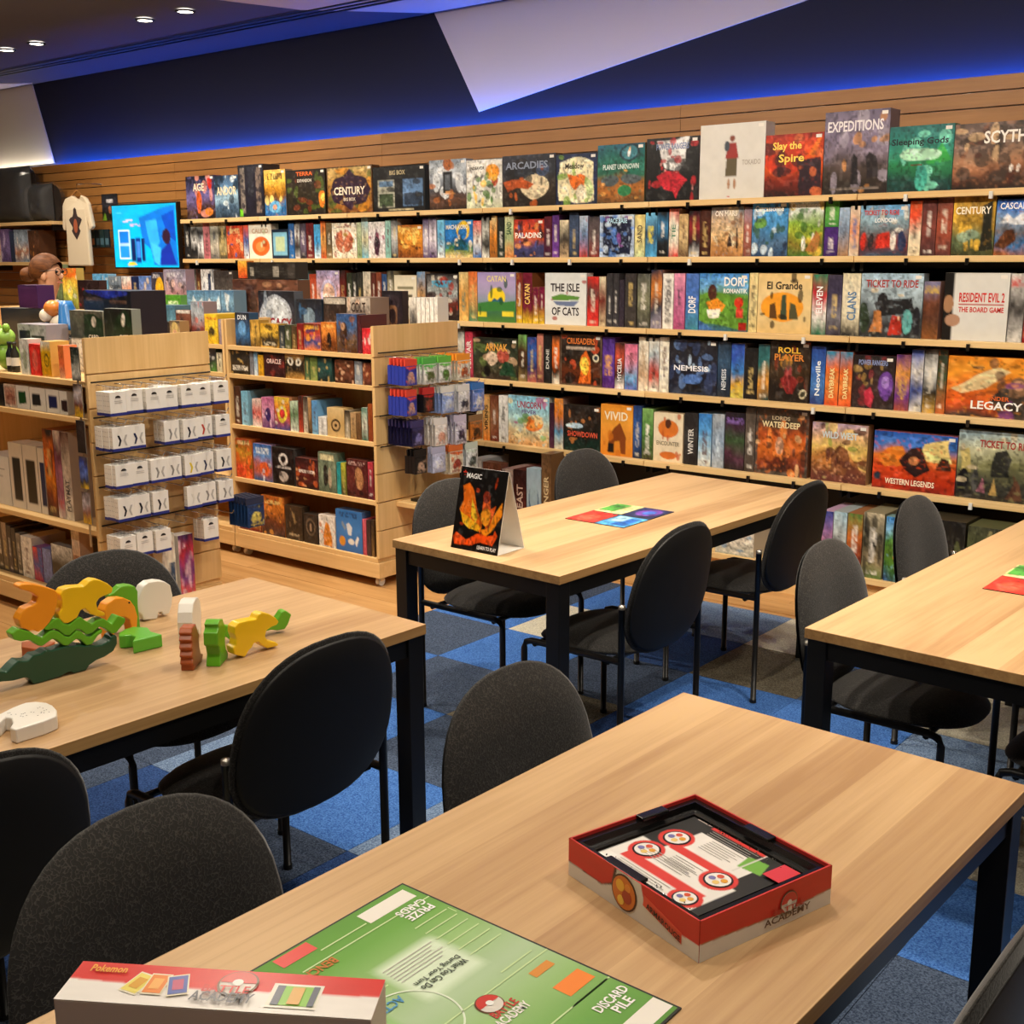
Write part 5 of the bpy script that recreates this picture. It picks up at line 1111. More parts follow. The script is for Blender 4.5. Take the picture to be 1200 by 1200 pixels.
# ------------------------------------------------------------------ things on the tables
T = .7505
st = tag(empty('table_sign', (-2.625, 3.03, T)), 'folded black card sign with flame picture on the table', 'sign')
HW, HT, DP, LEAN = .107, .283, .148, .066
def tri(m, y0, z0, y1, z1, th): return m.add([(-HW, y0, z0), (HW, y0, z0), (HW, y1, z1), (-HW, y1, z1), (-HW, y0+th, z0), (HW, y0+th, z0), (HW, y1+th, z1), (-HW, y1+th, z1)], [(0,1,2,3), (7,6,5,4), (0,4,5,1), (1,5,6,2), (2,6,7,3), (3,7,4,0)])
tri(MB(), 0, 0, LEAN, HT, .002).build('front_card', M['paper'], st); tri(MB(), DP, 0, LEAN+.003, HT-.001, .002).build('back_card', M['paper'], st)
MB().box(-HW, HW, .003, DP-.001, 0, .0015).build('base_card', M['paper'], st)
sheet('printed_face', st, lambda u, v, l: (-HW+u, LEAN*(1-v/HT)-.0006-l, HT-v), 2*HW, HT,
  '0c0a0c 100c0c 0c0a0c 0e0a0a;p:e87818,8,26,20,20,34,30,46,48,60,66,58,78,40,74,20,64,10,52,14,40;p:f8b828,12,54,24,56,44,66,58,72,52,78,34,74,18,66;p:f8c838,30,36,40,46,50,60,46,66,34,58;b:c84810,4,3;p:d86018,60,30,70,32,74,50,84,44,80,62,70,70,60,62,58,44;o:64,34,7,8,7a2c18;p:f89820,58,74,76,66,94,38,96,54,84,68,66,80;p:e85a14,2,86,10,80,30,88,60,78,86,74,88,68,94,74,86,88,62,88,44,94,20,96,6,94;o:66,58,10,9,f8a830;n:.3',
  'MAGIC,30,10,32,6.5,f4f4f4;LEARN TO PLAY,76,94,40,4.5,f0f0f0', 21, .003, None, 100)
lettering(st, lambda u, v, l: (-HW+u, LEAN*(1-v/HT)-.0012-l, HT-v), '*', 10, 8, 8, 8, 'd83828', 0, 2*HW, HT, 'emblem')
def mat_sheet(x, y, rz, label):
    t = empty('play_mat', (x, y, T), rz)
    MB().box(-.137, .137, -.183, .183, 0, .002).build('mat_board', M['shell'], t)
    sheet('printed_face', t, lambda u, v, l: (.1365-v, -.1825+u, .0024+l), .365, .273,
      '3a3a40 484850;p:e83c28,0,100,50,100,48,62,32,50,4,50,0,60;p:c83020,2,96,40,96,30,70,8,66;p:f0e0b0,50,0,100,0,100,0,52,0,52,0;r:0,0,48,48,2a3c88;r:4,4,30,36,3a60c0;r:52,52,100,100,6aa850;r:52,52,100,100,e0d8a0;r:60,70,98,98,58a048;r:52,0,100,48,283468;r:0,52,48,100,e84030;o:20,76,16,14,f05a40;o:26,20,18,16,4890d8;r:0,0,48,48,58a8e0;r:6,6,40,28,3078d0;r:20,24,46,46,a8d4f0;o:76,24,18,16,7848a8;o:76,24,10,9,4878d0;n:.35', '', 33, .008, M['matte'])
    tag(t, label, 'play mat', 'four coloured play mats')
mat_sheet(-2.553, 3.838, 0, 'four colour play mat flat on the sign table'); mat_sheet(-.945, 3.82, 0, 'four colour play mat cut by the right frame edge')

# open game tray
tr = tag(empty('game_tray', (-.868, 1.5435, T), math.atan2(-.087, .298)), 'open red and white game box with black inner tray', 'game box')
A, B, Hh = .1545, .1415, .066
carton = MB()
for (x0, x1, y0, y1) in ((-A, A, -B, -B+.003), (-A, A, B-.003, B), (-A, -A+.003, -B, B), (A-.003, A, -B, B)): carton.box(x0, x1, y0, y1, 0, Hh)
carton.box(-A, A, -B, B, 0, .002); carton.build('carton', plain('red_card', 'c8302a', .4), tr)
sheet('long_side_print', tr, lambda u, v, l: (-A+u, -B-.0006-l, Hh-v), 2*A, Hh, 'd4362c d03028 cc2e26;p:3a2418,-1,60,28,64,36,44,38,-1,42,-1,42,46,34,70,-1,66;p:e0dcd6,-1,62,28,66,38,46,40,-1,58,-1,61,42,78,60,101,58,101,101,-1,101;n:.02', '', 51, .0022, None, 150)
for q in tr.children:
    if q.name.startswith('long_side'): lp = q
MB().prism([(.030*math.cos(a), .030*math.sin(a)) for a in [2*math.pi*i/24 for i in range(24)]], lambda a, b, t: (-.012+a, -B-.001-t, .034+b), 0, .0006).build('picture_rim', pm_('4a2c1c'), lp)
MB().prism([(.027*math.cos(a), .027*math.sin(a)) for a in [2*math.pi*i/24 for i in range(24)]], lambda a, b, t: (-.012+a, -B-.0018-t, .034+b), 0, .0006).build('round_picture', pm_('d8782a'), lp)
for (a0, b0, r_, c_) in ((-.008, .010, .010, 'f0b838'), (.008, -.004, .011, 'a83a20'), (-.006, -.014, .008, 'f0c850'), (.010, .012, .007, 'e89038')):
    MB().prism([(r_*math.cos(a), r_*math.sin(a)) for a in [2*math.pi*i/12 for i in range(12)]], lambda a, b, t: (-.012+a0+a, -B-.0026-t, .034+b0+b), 0, .0006).build('round_picture', pm_(c_), lp)
MB().prism([(.035, .052), (.118, .030), (.118, .012), (.032, .034)], lambda a, b, t: (a, -B-.0009-t, b), 0, .0005).build('name_band', pm_('e0523c'), lp)
def slant(u, v, l): return (.034+u, -B-.0016-l, .044-u*.26-v)
lettering(lp, slant, 'ARMAROUGE', 50, 24, 84, 72, '180a06', 0, .09, .014, 'name_lettering')
sp = sheet('short_side_print', tr, lambda u, v, l: (A+.0006+l, -B+u, Hh-v), 2*B, Hh, 'd4362c d03028 cc2e26;p:a8764a,-1,54,30,60,60,66,101,58,101,101,-1,101;p:e0dcd6,-1,57,30,63,60,69,101,61,101,101,-1,101;n:.02', '', 52, .0022, None, 150)
sp.parent = tr
def emblem(parent, fr, cx, cy, r):
    """half red, half white ball badge: built as a disc, a cap and a hub"""
    for nm, c_, pl in (('badge_rim', '6a4a30', [(r*1.12*math.cos(a), r*1.12*math.sin(a)) for a in [2*math.pi*i/24 for i in range(24)]]), ('badge_disc', 'd8d4cc', [(r*math.cos(a), r*math.sin(a)) for a in [2*math.pi*i/24 for i in range(24)]]),
                       ('badge_cap', 'c83830', [(r*math.cos(a), r*math.sin(a)) for a in [math.pi*i/14 for i in range(15)]]), ('badge_hub', 'e8e8e4', [(r*.3*math.cos(a), r*.3*math.sin(a)) for a in [2*math.pi*i/14 for i in range(14)]])):
        k = ['badge_rim', 'badge_disc', 'badge_cap', 'badge_hub'].index(nm)
        MB().add([fr(cx+a, cy-b, .001+.0005*k) for a, b in pl], [tuple(range(len(pl)))]).build(nm, pm_(c_), parent)
fs_ = lambda u, v, l: (A+.0008+l, -B+u, Hh-v)
emblem(sp, fs_, .185, .030, .017)
lettering(sp, fs_, 'BATTLE', 65, 58, 24, 12, 'b83428', 0, 2*B, Hh, lift=.003); lettering(sp, fs_, 'ACADEMY', 64, 74, 36, 18, '5a3c24', 0, 2*B, Hh, lift=.003)
# the black plastic insert: rim, sloping walls and a floor
ins = MB(); a1, b1 = A-.0035, B-.0035; lv = [(a1, b1, .060), (a1-.012, b1-.012, .0605), (a1-.015, b1-.015, .050), (a1-.027, b1-.027, .048), (a1-.029, b1-.029, .043)]
for (p, q, zz) in lv: ins.v += [(-p, -q, zz), (p, -q, zz), (p, q, zz), (-p, q, zz)]
for i in range(len(lv)-1):
    for k in range(4): ins.f.append((i*4+k, i*4+(k+1) % 4, i*4+4+(k+1) % 4, i*4+4+k)); ins.sm.append(False)
n4 = (len(lv)-1)*4; ins.f.append((n4, n4+1, n4+2, n4+3)); ins.sm.append(False)
ins.build('plastic_insert', M['blackplastic'], tr)
MB().box(-.02, .04, B-.022, B-.001, .0606, .0665).build('thumb_tab', M['blackplastic'], tr, bevel=.002); MB().box(-A+.002, -A+.022, .0, .06, .0606, .068).build('thumb_tab', M['blackplastic'], tr, bevel=.002); MB().box(-.07, .02, -B+.001, -B+.02, .0606, .0665).build('thumb_tab', M['blackplastic'], tr, bevel=.002)
sw, sh, sx0, sy0 = .24, .24, -.125, .125
sheet('rule_sheet', tr, lambda u, v, l: (sx0+u, sy0-v, .0442+l), sw, sh,
  '1c1a1a 1c1a1a;r:2,56,92,99,e8e4e0;r:22,19,82,60,e8e4e0;r:12,76,86,86,d83c34;r:24,44,74,52,d83c34;o:18,67,13,13,d83c34;o:18,39,13,13,d83c34;o:76,56,13,13,d83c34;o:80,89,12,11,d83c34;r:22,4,72,10,d83830;p:78b048,66,17,82,15,88,30,70,33;r:3,88,12,98,f0ece8;r:6,2,20,7,e8d8d0;r:72,1,73,40,d8d4d0;n:.04', '', 53, .0021, M['matte'], 118)
rs = [q for q in tr.children if q.name.startswith('rule_sheet')][0]
for (cx, cy, r_) in ((18, 67, .024), (18, 39, .024), (76, 56, .024), (80, 89, .021)):
    for k, (c_, f_) in enumerate((('2a1814', 1.0), ('ece8e4', .86))):
        MB().add([(sx0+sw*cx/100+r_*f_*math.cos(a), sy0-sh*cy/100+r_*f_*math.sin(a), .0448+.0004*k) for a in [2*math.pi*i/20 for i in range(20)]], [tuple(range(20))]).build('round_picture', pm_(c_), rs)
    for q in range(4):
        w = 1.57*q+.4; MB().add([(sx0+sw*cx/100+r_*.42*math.cos(w)+r_*.25*math.cos(a), sy0-sh*cy/100+r_*.42*math.sin(w)+r_*.25*math.sin(a), .0458) for a in [2*math.pi*i/10 for i in range(10)]], [tuple(range(10))]).build('round_picture', pm_(('e0a038', 'd85a38', '7a78b0', 'e8c878')[q]), rs)
for (u0, u1, v0, n_) in ((36, 66, 22, 6), (36, 62, 56, 5), (16, 64, 63, 4), (16, 66, 88.5, 4), (26, 70, 12, 3)):
    for k in range(n_): MB().box(sx0+sw*u0/100, sx0+sw*(u1-(k*5) % 9)/100, sy0-sh*(v0+2.7*k+.55)/100, sy0-sh*(v0+2.7*k)/100, .0451, .0453).build('text_line', M['packgrey'], rs)
MB().box(.09, .124, .055, .105, .0486, .0494).build('red_label', pm_('d84048'), tr).rotation_euler[2] = .0
rgl = random.Random(5)
spk = MB()
for k in range(60):
    x, y = rgl.uniform(-.11, .11), rgl.choice([rgl.uniform(-.112, -.098), rgl.uniform(.09, .11)]); spk.ball((x, y, .0482), rgl.uniform(.0008, .0018), 5, 4)
o = spk.build('glitter', M['chrome'], tr); o['kind'] = 'stuff'

# green play board
BX0, BY0, BW, BH = -1.25, .72, .536, .527
bd = tag(empty('play_board', (BX0, BY0, T)), 'green folding play board on the nearest table', 'play board')
for y0, y1 in ((0, .288), (.2885, BW)): MB().box(0, BH, y0, y1, 0, .0022).build('board_leaf', M['black'], bd)
bf = lambda u, v, l: (v, u, .0026+l)
gs = sheet('board_print', bd, lambda u, v, l: bf(u+.004, v+.004, l), BW-.008, BH-.008, '68a040 74aa4c 9cc080 b4cca8 9cc080 74aa50 649c40;r:48,28,50,98,88c060;p:d8e8d0,62,27,84,27,84,47,62,47;n:.03', '', 55, .009, M['matte'], 62)
rects = [(78, 3, 97, 9, 'ece8e0'), (84, 92, 99, 98, 'ece8e0'), (48, 1.5, 60, 6.5, 'd83c34'), (86, 69, 97, 75, 'f08838'), (87, 60, 95, 63, 'd89040')]
for (u0, v0, u1, v1, c_) in rects: MB().add([bf(BW*a/100, BH*b/100, .0006) for a, b in ((u0, v0), (u0, v1), (u1, v1), (u1, v0))], [(0, 1, 2, 3)]).build('printed_label', pm_(c_), gs)
lines = [(60, 8, 77, 8)]+[(84, 21+4.2*k, 97, 21+4.2*k) for k in range(6)]+[(98, 21, 98, 24), (50, 12, 99, 12), (40, 57, 99, 57), (40, 78, 99, 78), (83, 54, 96, 54), (83, 78, 98, 78), (30, 34, 60, 34)]
for (u0, v0, u1, v1) in lines:
    MB().add([bf(BW*a/100, BH*b/100, .0008) for a, b in ((u0-.15, v0-.25), (u0-.15, v1+.25), (u1+.15, v1+.25), (u1+.15, v0-.25))], [(0, 1, 2, 3)]).build('printed_line', pm_('c8e0a8'), gs)
ring = MB(); 
for i in range(48):
    a = 2*math.pi*i/48; ring.v += [bf(BW*.53+.068*math.cos(a), BH*.5+.068*math.sin(a), .0008), bf(BW*.53+.071*math.cos(a), BH*.5+.071*math.sin(a), .0008)]
for i in range(48): j = (i+1) % 48; ring.f.append((2*i, 2*i+1, 2*j+1, 2*j)); ring.sm.append(False)
ring.build('printed_ring', pm_('e0ecd8'), gs)
for s, cx, cy, w, h, c_, rot in [('PRIZE', 91, 16.2, 10, 3.2, 'f4f4f0', 180), ('CARDS', 91, 12.4, 11, 3.2, 'f4f4f0', 180), ('DISCARD', 91.5, 83.8, 13, 3.2, 'f4f4f0', 0), ('PILE', 91.5, 87.6, 7, 3.2, 'f4f4f0', 0), ('BENCH', 54, 14.3, 11, 3.2, 'c87838', 180),
       ('What You Can Do', 73, 42.6, 17, 2.4, '3a4838', 180), ('During Your Turn', 73, 39.6, 17, 2.4, '3a4838', 180), ('ACADEMY', 71, 67.8, 12, 3, 'ece8e4', 0), ('BATTLE', 71.5, 64.6, 9, 2.8, 'c83830', 0), ('ACTIVE', 53, 41, 11, 3.2, '4a90c0', 180)]:
    lettering(gs, bf, s, cx, cy, w, h, c_, rot, BW, BH, 'lettering', M['matte'], .0014)
emblem(gs, bf, BW*.705, BH*.605, .019)
for k in range(6): MB().add([bf(BW*a/100, BH*b/100, .0009) for a, b in ((63, 29+1.4*k), (63, 29.3+1.4*k), (82-1.5*(k % 3), 29.3+1.4*k), (82-1.5*(k % 3), 29+1.4*k))], [(0, 1, 2, 3)]).build('text_line', M['packgrey'], gs)

# the box lid standing on its edge
ld = tag(empty('box_lid', (-.8588, .6134, T), math.atan2(.166, .258)), 'white and red game box standing on its edge, lower left', 'game box')
LW, LD, LH = .154, .0625, .312
MB().box(-LW, LW, -LD/2, LD/2, 0, LH).build('carton', plain('white_carton', 'dccabb', .5), ld, bevel=.001)
fl = lambda u, v, l: (-LW+u, LD/2-v, LH+.0006+l)
tp = sheet('edge_print', ld, fl, 2*LW, LD, 'dc3a30 d8342c e8e4e0 ece8e4;p:d8342c,-1,-1,101,-1,101,44,60,50,30,52,-1,44;p:ece8e4,-1,46,30,54,60,52,101,46,101,101,-1,101;n:.03', '', 56, .0025, None, 130)
emblem(tp, fl, 2*LW*.545, LD*.36, .018)
lettering(tp, fl, 'BATTLE', 52, 56, 15, 18, 'c83028', 0, 2*LW, LD, lift=.0034); lettering(tp, fl, 'ACADEMY', 52, 76, 20, 24, '606068', 0, 2*LW, LD, lift=.0034)
for k, (cx, c1, c2) in enumerate(((23, 'e8d868', 'd8a030'), (29, 'e88838', 'f0b060'), (36, '5a68b0', 'c05878'))):
    for q, (sz, c_) in enumerate(((1, 'e8e0c8'), (.86, c1), (.5, c2))):
        w_, h_ = .0105*sz, .0165*sz; a_ = .35-.33*k
        MB().add([fl(2*LW*cx/100+x*math.cos(a_)-y*math.sin(a_), LD*.5+x*math.sin(a_)+y*math.cos(a_), .0008+.0004*k+.0003*q) for x, y in ((-w_, -h_), (-w_, h_), (w_, h_), (w_, -h_))], [(0, 1, 2, 3)]).build('card_picture', pm_(c_), tp)
for q, (x0, y0, x1, y1, c_) in enumerate(((66, 28, 82, 88, 'e8e4d8'), (67.5, 34, 81, 82, '88c048'), (67.5, 34, 70, 82, '5a6070'), (79, 34, 81, 82, '5a6070'), (72.5, 38, 76.5, 80, 'd8a858'))):
    MB().add([fl(2*LW*a/100, LD*b/100, .0008+.0003*q) for a, b in ((x0, y0), (x0, y1), (x1, y1), (x1, y0))], [(0, 1, 2, 3)]).build('board_picture', pm_(c_), tp)
lettering(tp, fl, 'Pokemon', 11, 20, 12, 18, 'e8a838', 0, 2*LW, LD, lift=.002)

# ------------------------------------------------------------------ wooden animals
TOYS = {'croc': ((-2.5943, 1.3726), 1.4887, [(-0.0977, 0.0512), (-0.0775, 0.0529), (-0.0612, 0.0475), (-0.0447, 0.0602), (-0.0319, 0.0683), (-0.0203, 0.0639), (-0.0084, 0.0616), (0.0065, 0.0721), (0.024, 0.0713), (0.0387, 0.0774), (0.0508, 0.0733), (0.0634, 0.0731), (0.089, 0.0758), (0.0995, 0.0714), (0.1215, 0.0697), (0.1359, 0.0639), (0.1507, 0.0625), (0.1653, 0.0567), (0.1805, 0.056), (0.2, 0.0609), (0.2086, 0.072), (0.2165, 0.0739), (0.2218, 0.067), (0.2203, 0.0485), (0.2093, 0.0323), (0.1855, 0.0233), (0.1623, 0.0198), (0.1427, 0.0117), (0.1324, 0.0002), (0.1157, 0.0017), (0.1027, 0.0006), (0.0941, 0.0077), (0.083, 0.007), (0.0681, 0.0025), (0.0318, -0.0003), (0.0, 0.0), (-0.0091, 0.0151), (-0.0171, 0.0226), (-0.0466, 0.0216), (-0.0799, 0.0277), (-0.0995, 0.033)]), 'snake_low': ((-2.5943, 1.3726), 1.4887, [(-0.0426, 0.1374), (-0.0246, 0.1472), (-0.0083, 0.1381), (0.0017, 0.1339), (0.0209, 0.1151), (0.0311, 0.1109), (0.0499, 0.1226), (0.0607, 0.1236), (0.0709, 0.1176), (0.0875, 0.101), (0.098, 0.0966), (0.1174, 0.1085), (0.1281, 0.1041), (0.1416, 0.088), (0.1525, 0.0836), (0.1722, 0.0937), (0.1845, 0.0964), (0.1837, 0.0865), (0.1712, 0.0821), (0.1546, 0.0638), (0.1403, 0.0636), (0.1262, 0.0818), (0.1156, 0.0869), (0.0926, 0.0753), (0.0819, 0.0779), (0.0654, 0.0965), (0.0551, 0.1015), (0.0292, 0.0891), (0.019, 0.0934), (-0.0003, 0.1124), (-0.0209, 0.1138), (-0.0373, 0.1213)]), 'snake_high': ((-2.5943, 1.3726), 1.4887, [(0.0367, 0.1336), (0.0666, 0.151), (0.0772, 0.1486), (0.0867, 0.1338), (0.1007, 0.127), (0.12, 0.1389), (0.1311, 0.14), (0.1448, 0.1259), (0.1589, 0.1153), (0.1746, 0.1228), (0.1897, 0.123), (0.2111, 0.1032), (0.2281, 0.1218), (0.2486, 0.1097), (0.2458, 0.099), (0.2207, 0.0778), (0.2091, 0.0775), (0.1914, 0.0959), (0.1768, 0.1038), (0.157, 0.0929), (0.1426, 0.0911), (0.1283, 0.107), (0.1176, 0.111), (0.0983, 0.0995), (0.0859, 0.1039), (0.0711, 0.1204), (0.0608, 0.1257), (0.0501, 0.1254), (0.0396, 0.1268)]), 'pelican': ((-2.5943, 1.3726), 1.4887, [(-0.0153, 0.2483), (-0.0047, 0.252), (0.0189, 0.2472), (0.0391, 0.2388), (0.0559, 0.2301), (0.0728, 0.2212), (0.0789, 0.2092), (0.0746, 0.1851), (0.0658, 0.162), (0.0517, 0.1437), (0.0364, 0.1311), (0.0219, 0.1263), (0.0122, 0.1343), (0.0018, 0.1346), (-0.0178, 0.1473), (-0.0227, 0.1678), (-0.0148, 0.1801), (-0.0034, 0.1916), (0.0142, 0.1948), (0.025, 0.1995), (0.0297, 0.2126), (0.017, 0.2258), (0.0005, 0.2345), (-0.0126, 0.2408)]), 'panther_up': ((-2.5943, 1.3726), 1.4887, [(0.0842, 0.2081), (0.0941, 0.2186), (0.1123, 0.2202), (0.1449, 0.2153), (0.1605, 0.2248), (0.1719, 0.2279), (0.1902, 0.2217), (0.2082, 0.2096), (0.2205, 0.196), (0.2176, 0.1836), (0.1982, 0.1804), (0.1827, 0.1763), (0.1744, 0.1671), (0.1766, 0.1482), (0.1947, 0.1368), (0.1939, 0.1277), (0.1752, 0.1308), (0.1572, 0.1407), (0.1438, 0.1584), (0.1326, 0.1572), (0.1219, 0.1403), (0.1011, 0.1323), (0.0884, 0.1323), (0.077, 0.1469), (0.0746, 0.16), (0.0864, 0.1718), (0.0879, 0.1894)]), 'frog': ((-2.7907, 1.7162), 1.3882, [(-0.0053, 0.112), (0.0088, 0.1153), (0.0298, 0.1294), (0.0498, 0.1285), (0.0695, 0.122), (0.0766, 0.1065), (0.0744, 0.0662), (0.077, 0.0), (0.0649, 0.0026), (0.0558, 0.0454), (0.037, 0.0654), (0.013, 0.0135), (0.0, 0.0), (0.0029, 0.0903), (-0.0044, 0.0978)]), 'camel': ((-2.7345, 1.6671), 1.6523, [(-0.0078, 0.089), (0.0049, 0.1055), (0.0283, 0.1135), (0.0555, 0.1097), (0.0775, 0.0955), (0.0899, 0.0764), (0.0968, 0.0464), (0.089, -0.0003), (0.0764, 0.0011), (0.0706, 0.0431), (0.0553, 0.0551), (0.0418, 0.0586), (0.0252, 0.0529), (0.0135, -0.0017), (0.0, -0.0), (-0.0051, 0.0687)]), 'white_up': ((-2.8217, 1.8316), 1.4807, [(-0.02, 0.0524), (-0.005, 0.0782), (0.0073, 0.0964), (0.0255, 0.1051), (0.0519, 0.1039), (0.0738, 0.0974), (0.0909, 0.0834), (0.0959, 0.0527), (0.0912, 0.024), (0.0813, 0.0006), (0.0623, -0.0002), (0.0585, 0.01), (0.0473, 0.0104), (0.043, -0.0056), (0.0349, -0.0059), (-0.0001, -0.0008), (-0.0032, 0.0154), (-0.0194, 0.0315)]), 'panther_r': ((-2.3555, 1.8029), 1.4997, [(-0.0121, 0.082), (0.0021, 0.0908), (0.0297, 0.0905), (0.0539, 0.0879), (0.0616, 0.0984), (0.0724, 0.102), (0.0932, 0.0942), (0.1139, 0.0787), (0.124, 0.0654), (0.1164, 0.0579), (0.0982, 0.0559), (0.0836, 0.0501), (0.0792, 0.0357), (0.0855, 0.0217), (0.1102, 0.0125), (0.1206, 0.003), (0.1132, 0.0002), (0.0844, 0.0011), (0.0673, 0.0138), (0.0573, 0.0256), (0.0433, 0.0259), (0.0357, 0.0155), (0.0248, 0.009), (0.0153, -0.0045), (-0.0165, 0.0097), (-0.0204, 0.0296), (-0.0117, 0.0335), (-0.0074, 0.0476), (-0.0132, 0.0642)]), 'snake_r': ((-2.4726, 1.8619), 1.3047, [(-0.0149, 0.0455), (-0.0042, 0.0388), (0.0146, 0.0314), (0.0332, 0.0189), (0.0521, 0.0089), (0.0752, 0.014), (0.0986, 0.0191), (0.1185, 0.0186), (0.1356, 0.0282), (0.1535, 0.0508), (0.1637, 0.0521), (0.18, 0.0378), (0.1686, 0.0123), (0.1578, -0.0003), (0.1376, 0.0), (0.1178, 0.0058), (0.0978, 0.0032), (0.0742, -0.0051), (0.0511, -0.0101), (0.032, -0.0032), (0.0129, 0.0022), (0.0, 0.0), (-0.009, 0.0097), (-0.0166, 0.0153)])}
def toymat(c): 
    k = plain('lacquer_'+c, c, .3); return k
tm = {c: toymat(c) for c in ('1f4a34', '62ac24', 'f29a22', 'f0c41c', 'e6e2da', 'a8562c', '5ab032')}
tlab = dict(croc=('1f4a34', 'wooden_crocodile', 'dark green wooden crocodile with wavy back', .04), snake_low=('62ac24', 'wooden_snake', 'lower green wavy snake on the crocodile', .034), snake_high=('62ac24', 'wooden_snake', 'upper green wavy snake stacked on the other', .034),
   pelican=('f29a22', 'wooden_pelican', 'orange wooden bird with long beak on the stack', .034), panther_up=('f0c41c', 'wooden_panther', 'yellow wooden cat standing on the stacked snakes', .034), frog=('62ac24', 'wooden_frog', 'green wooden animal behind the orange arched one', .034),
   camel=('f29a22', 'wooden_camel', 'small orange arched wooden animal', .034), white_up=('e6e2da', 'wooden_elephant', 'white wooden elephant behind the lying green piece', .036), panther_r=('f0c41c', 'wooden_panther', 'yellow wooden cat standing directly on the table', .034), snake_r=('62ac24', 'wooden_snake', 'green wavy snake behind the yellow cat', .03))
for k, (o_, ang, pts) in TOYS.items():
    c_, nm, lab, th = tlab[k]
    lo = min(p[1] for p in pts)
    t = tag(empty(nm, (o_[0], o_[1], T+(-lo if lo < .02 else 0)), ang), lab, 'wooden toy', 'wooden stacking animals')
    MB().prism(pts, lambda a, b, s: (a, s, b), 0, th).build('body', tm[c_], t, bevel=.003)
    if k in ('camel',):
        MB().cyl((.072, -.001, .092), (.072, .0, .092), .003, 8).build('eye', M['black'], t)
def flat(nm, pts, c_, th, lab):
    cx = sum(p[0] for p in pts)/len(pts); cy = sum(p[1] for p in pts)/len(pts)
    t = tag(empty(nm, (cx, cy, T)), lab, 'wooden toy', 'wooden stacking animals')
    MB().prism([(a-cx, b-cy) for a, b in pts], lambda a, b, s: (a, b, s), 0, th).build('body', tm[c_], t, bevel=.003)
    return t
FLAT = {'frog_flat': [(-2.6934, 1.6713), (-2.7103, 1.7018), (-2.7109, 1.7284), (-2.6731, 1.747), (-2.6366, 1.7317), (-2.5925, 1.7355), (-2.6027, 1.652), (-2.6292, 1.679), (-2.6522, 1.6807), (-2.6588, 1.6679), (-2.6699, 1.656)], 'brown_flat': [(-2.8382, 1.4778), (-2.8255, 1.5102), (-2.7737, 1.5362), (-2.7658, 1.5276), (-2.7465, 1.4731), (-2.8, 1.4567)], 'hedgehog': [(-2.4027, 1.1759), (-2.4011, 1.1867), (-2.415, 1.2237), (-2.4191, 1.244), (-2.4204, 1.2569), (-2.4082, 1.2745), (-2.3843, 1.2855), (-2.3572, 1.2852), (-2.3242, 1.2763), (-2.2939, 1.2585), (-2.2899, 1.2429), (-2.2868, 1.2233), (-2.2887, 1.1605), (-2.3087, 1.1589), (-2.3278, 1.1761), (-2.3574, 1.1894), (-2.3739, 1.1838), (-2.3521, 1.1605), (-2.3607, 1.1537)]}
flat('wooden_frog', FLAT['frog_flat'], '5ab032', .035, 'green wooden frog lying flat beside the crocodile')
flat('wooden_block', FLAT['brown_flat'], 'a8562c', .03, 'brown wooden piece under the lower snake')
hg = flat('wooden_hedgehog', FLAT['hedgehog'], 'e6e2da', .032, 'white wooden hedgehog with dark dots lying near the front edge')
rh = random.Random(2)
for k in range(22): MB().cyl((rh.uniform(-.03, .035), rh.uniform(-.02, .05), .0318), (0, 0, 0), .0, 6) if 0 else MB().lathe([(0, 0), (.0016, 0)], (rh.uniform(-.035, .035), rh.uniform(-.02, .045), .0325), 6).build('dot', M['black'], hg)
def stand(nm, x, y, ang, pts, c_, th, lab):
    t = tag(empty(nm, (x, y, T), ang), lab, 'wooden toy', 'wooden stacking animals')
    MB().prism(pts, lambda a, b, s: (a, s, b), -th/2, th/2).build('body', tm[c_], t, bevel=.0025); return t
hedge = [(0, 0), (.085, 0), (.095, .012), (.075, .02), (.066, .04), (.064, .06), (.072, .072), (.06, .082), (.045, .108), (.012, .108), (.0, .097), (.006, .09), (-.004, .08), (.004, .072), (-.006, .06), (.003, .052), (-.007, .04), (.002, .032), (-.006, .02), (.003, .012)]
stand('wooden_hedgehog', -2.386, 1.662, 2.25, hedge, 'a8562c', .032, 'brown wooden hedgehog with ridged back')
dragon = [(0, 0), (.07, 0), (.074, .012), (.058, .03), (.055, .05), (.066, .07), (.06, .09), (.045, .112), (.02, .118), (.004, .11), (.008, .1), (-.006, .09), (-.008, .06), (.006, .05), (.012, .03), (.004, .012)]
stand('wooden_dragon', -2.36, 1.72, 2.2, dragon, '62ac24', .036, 'green wooden animal standing beside the brown hedgehog')
eleph = [(0, 0), (.03, 0), (.034, .02), (.06, .02), (.064, 0), (.09, 0), (.1, .03), (.108, .06), (.1, .09), (.08, .105), (.05, .11), (.02, .105), (.004, .085), (-.006, .06), (-.004, .03)]
stand('wooden_elephant', -2.565, 1.79, 2.3, eleph, 'e6e2da', .04, 'white wooden elephant behind the brown hedgehog')

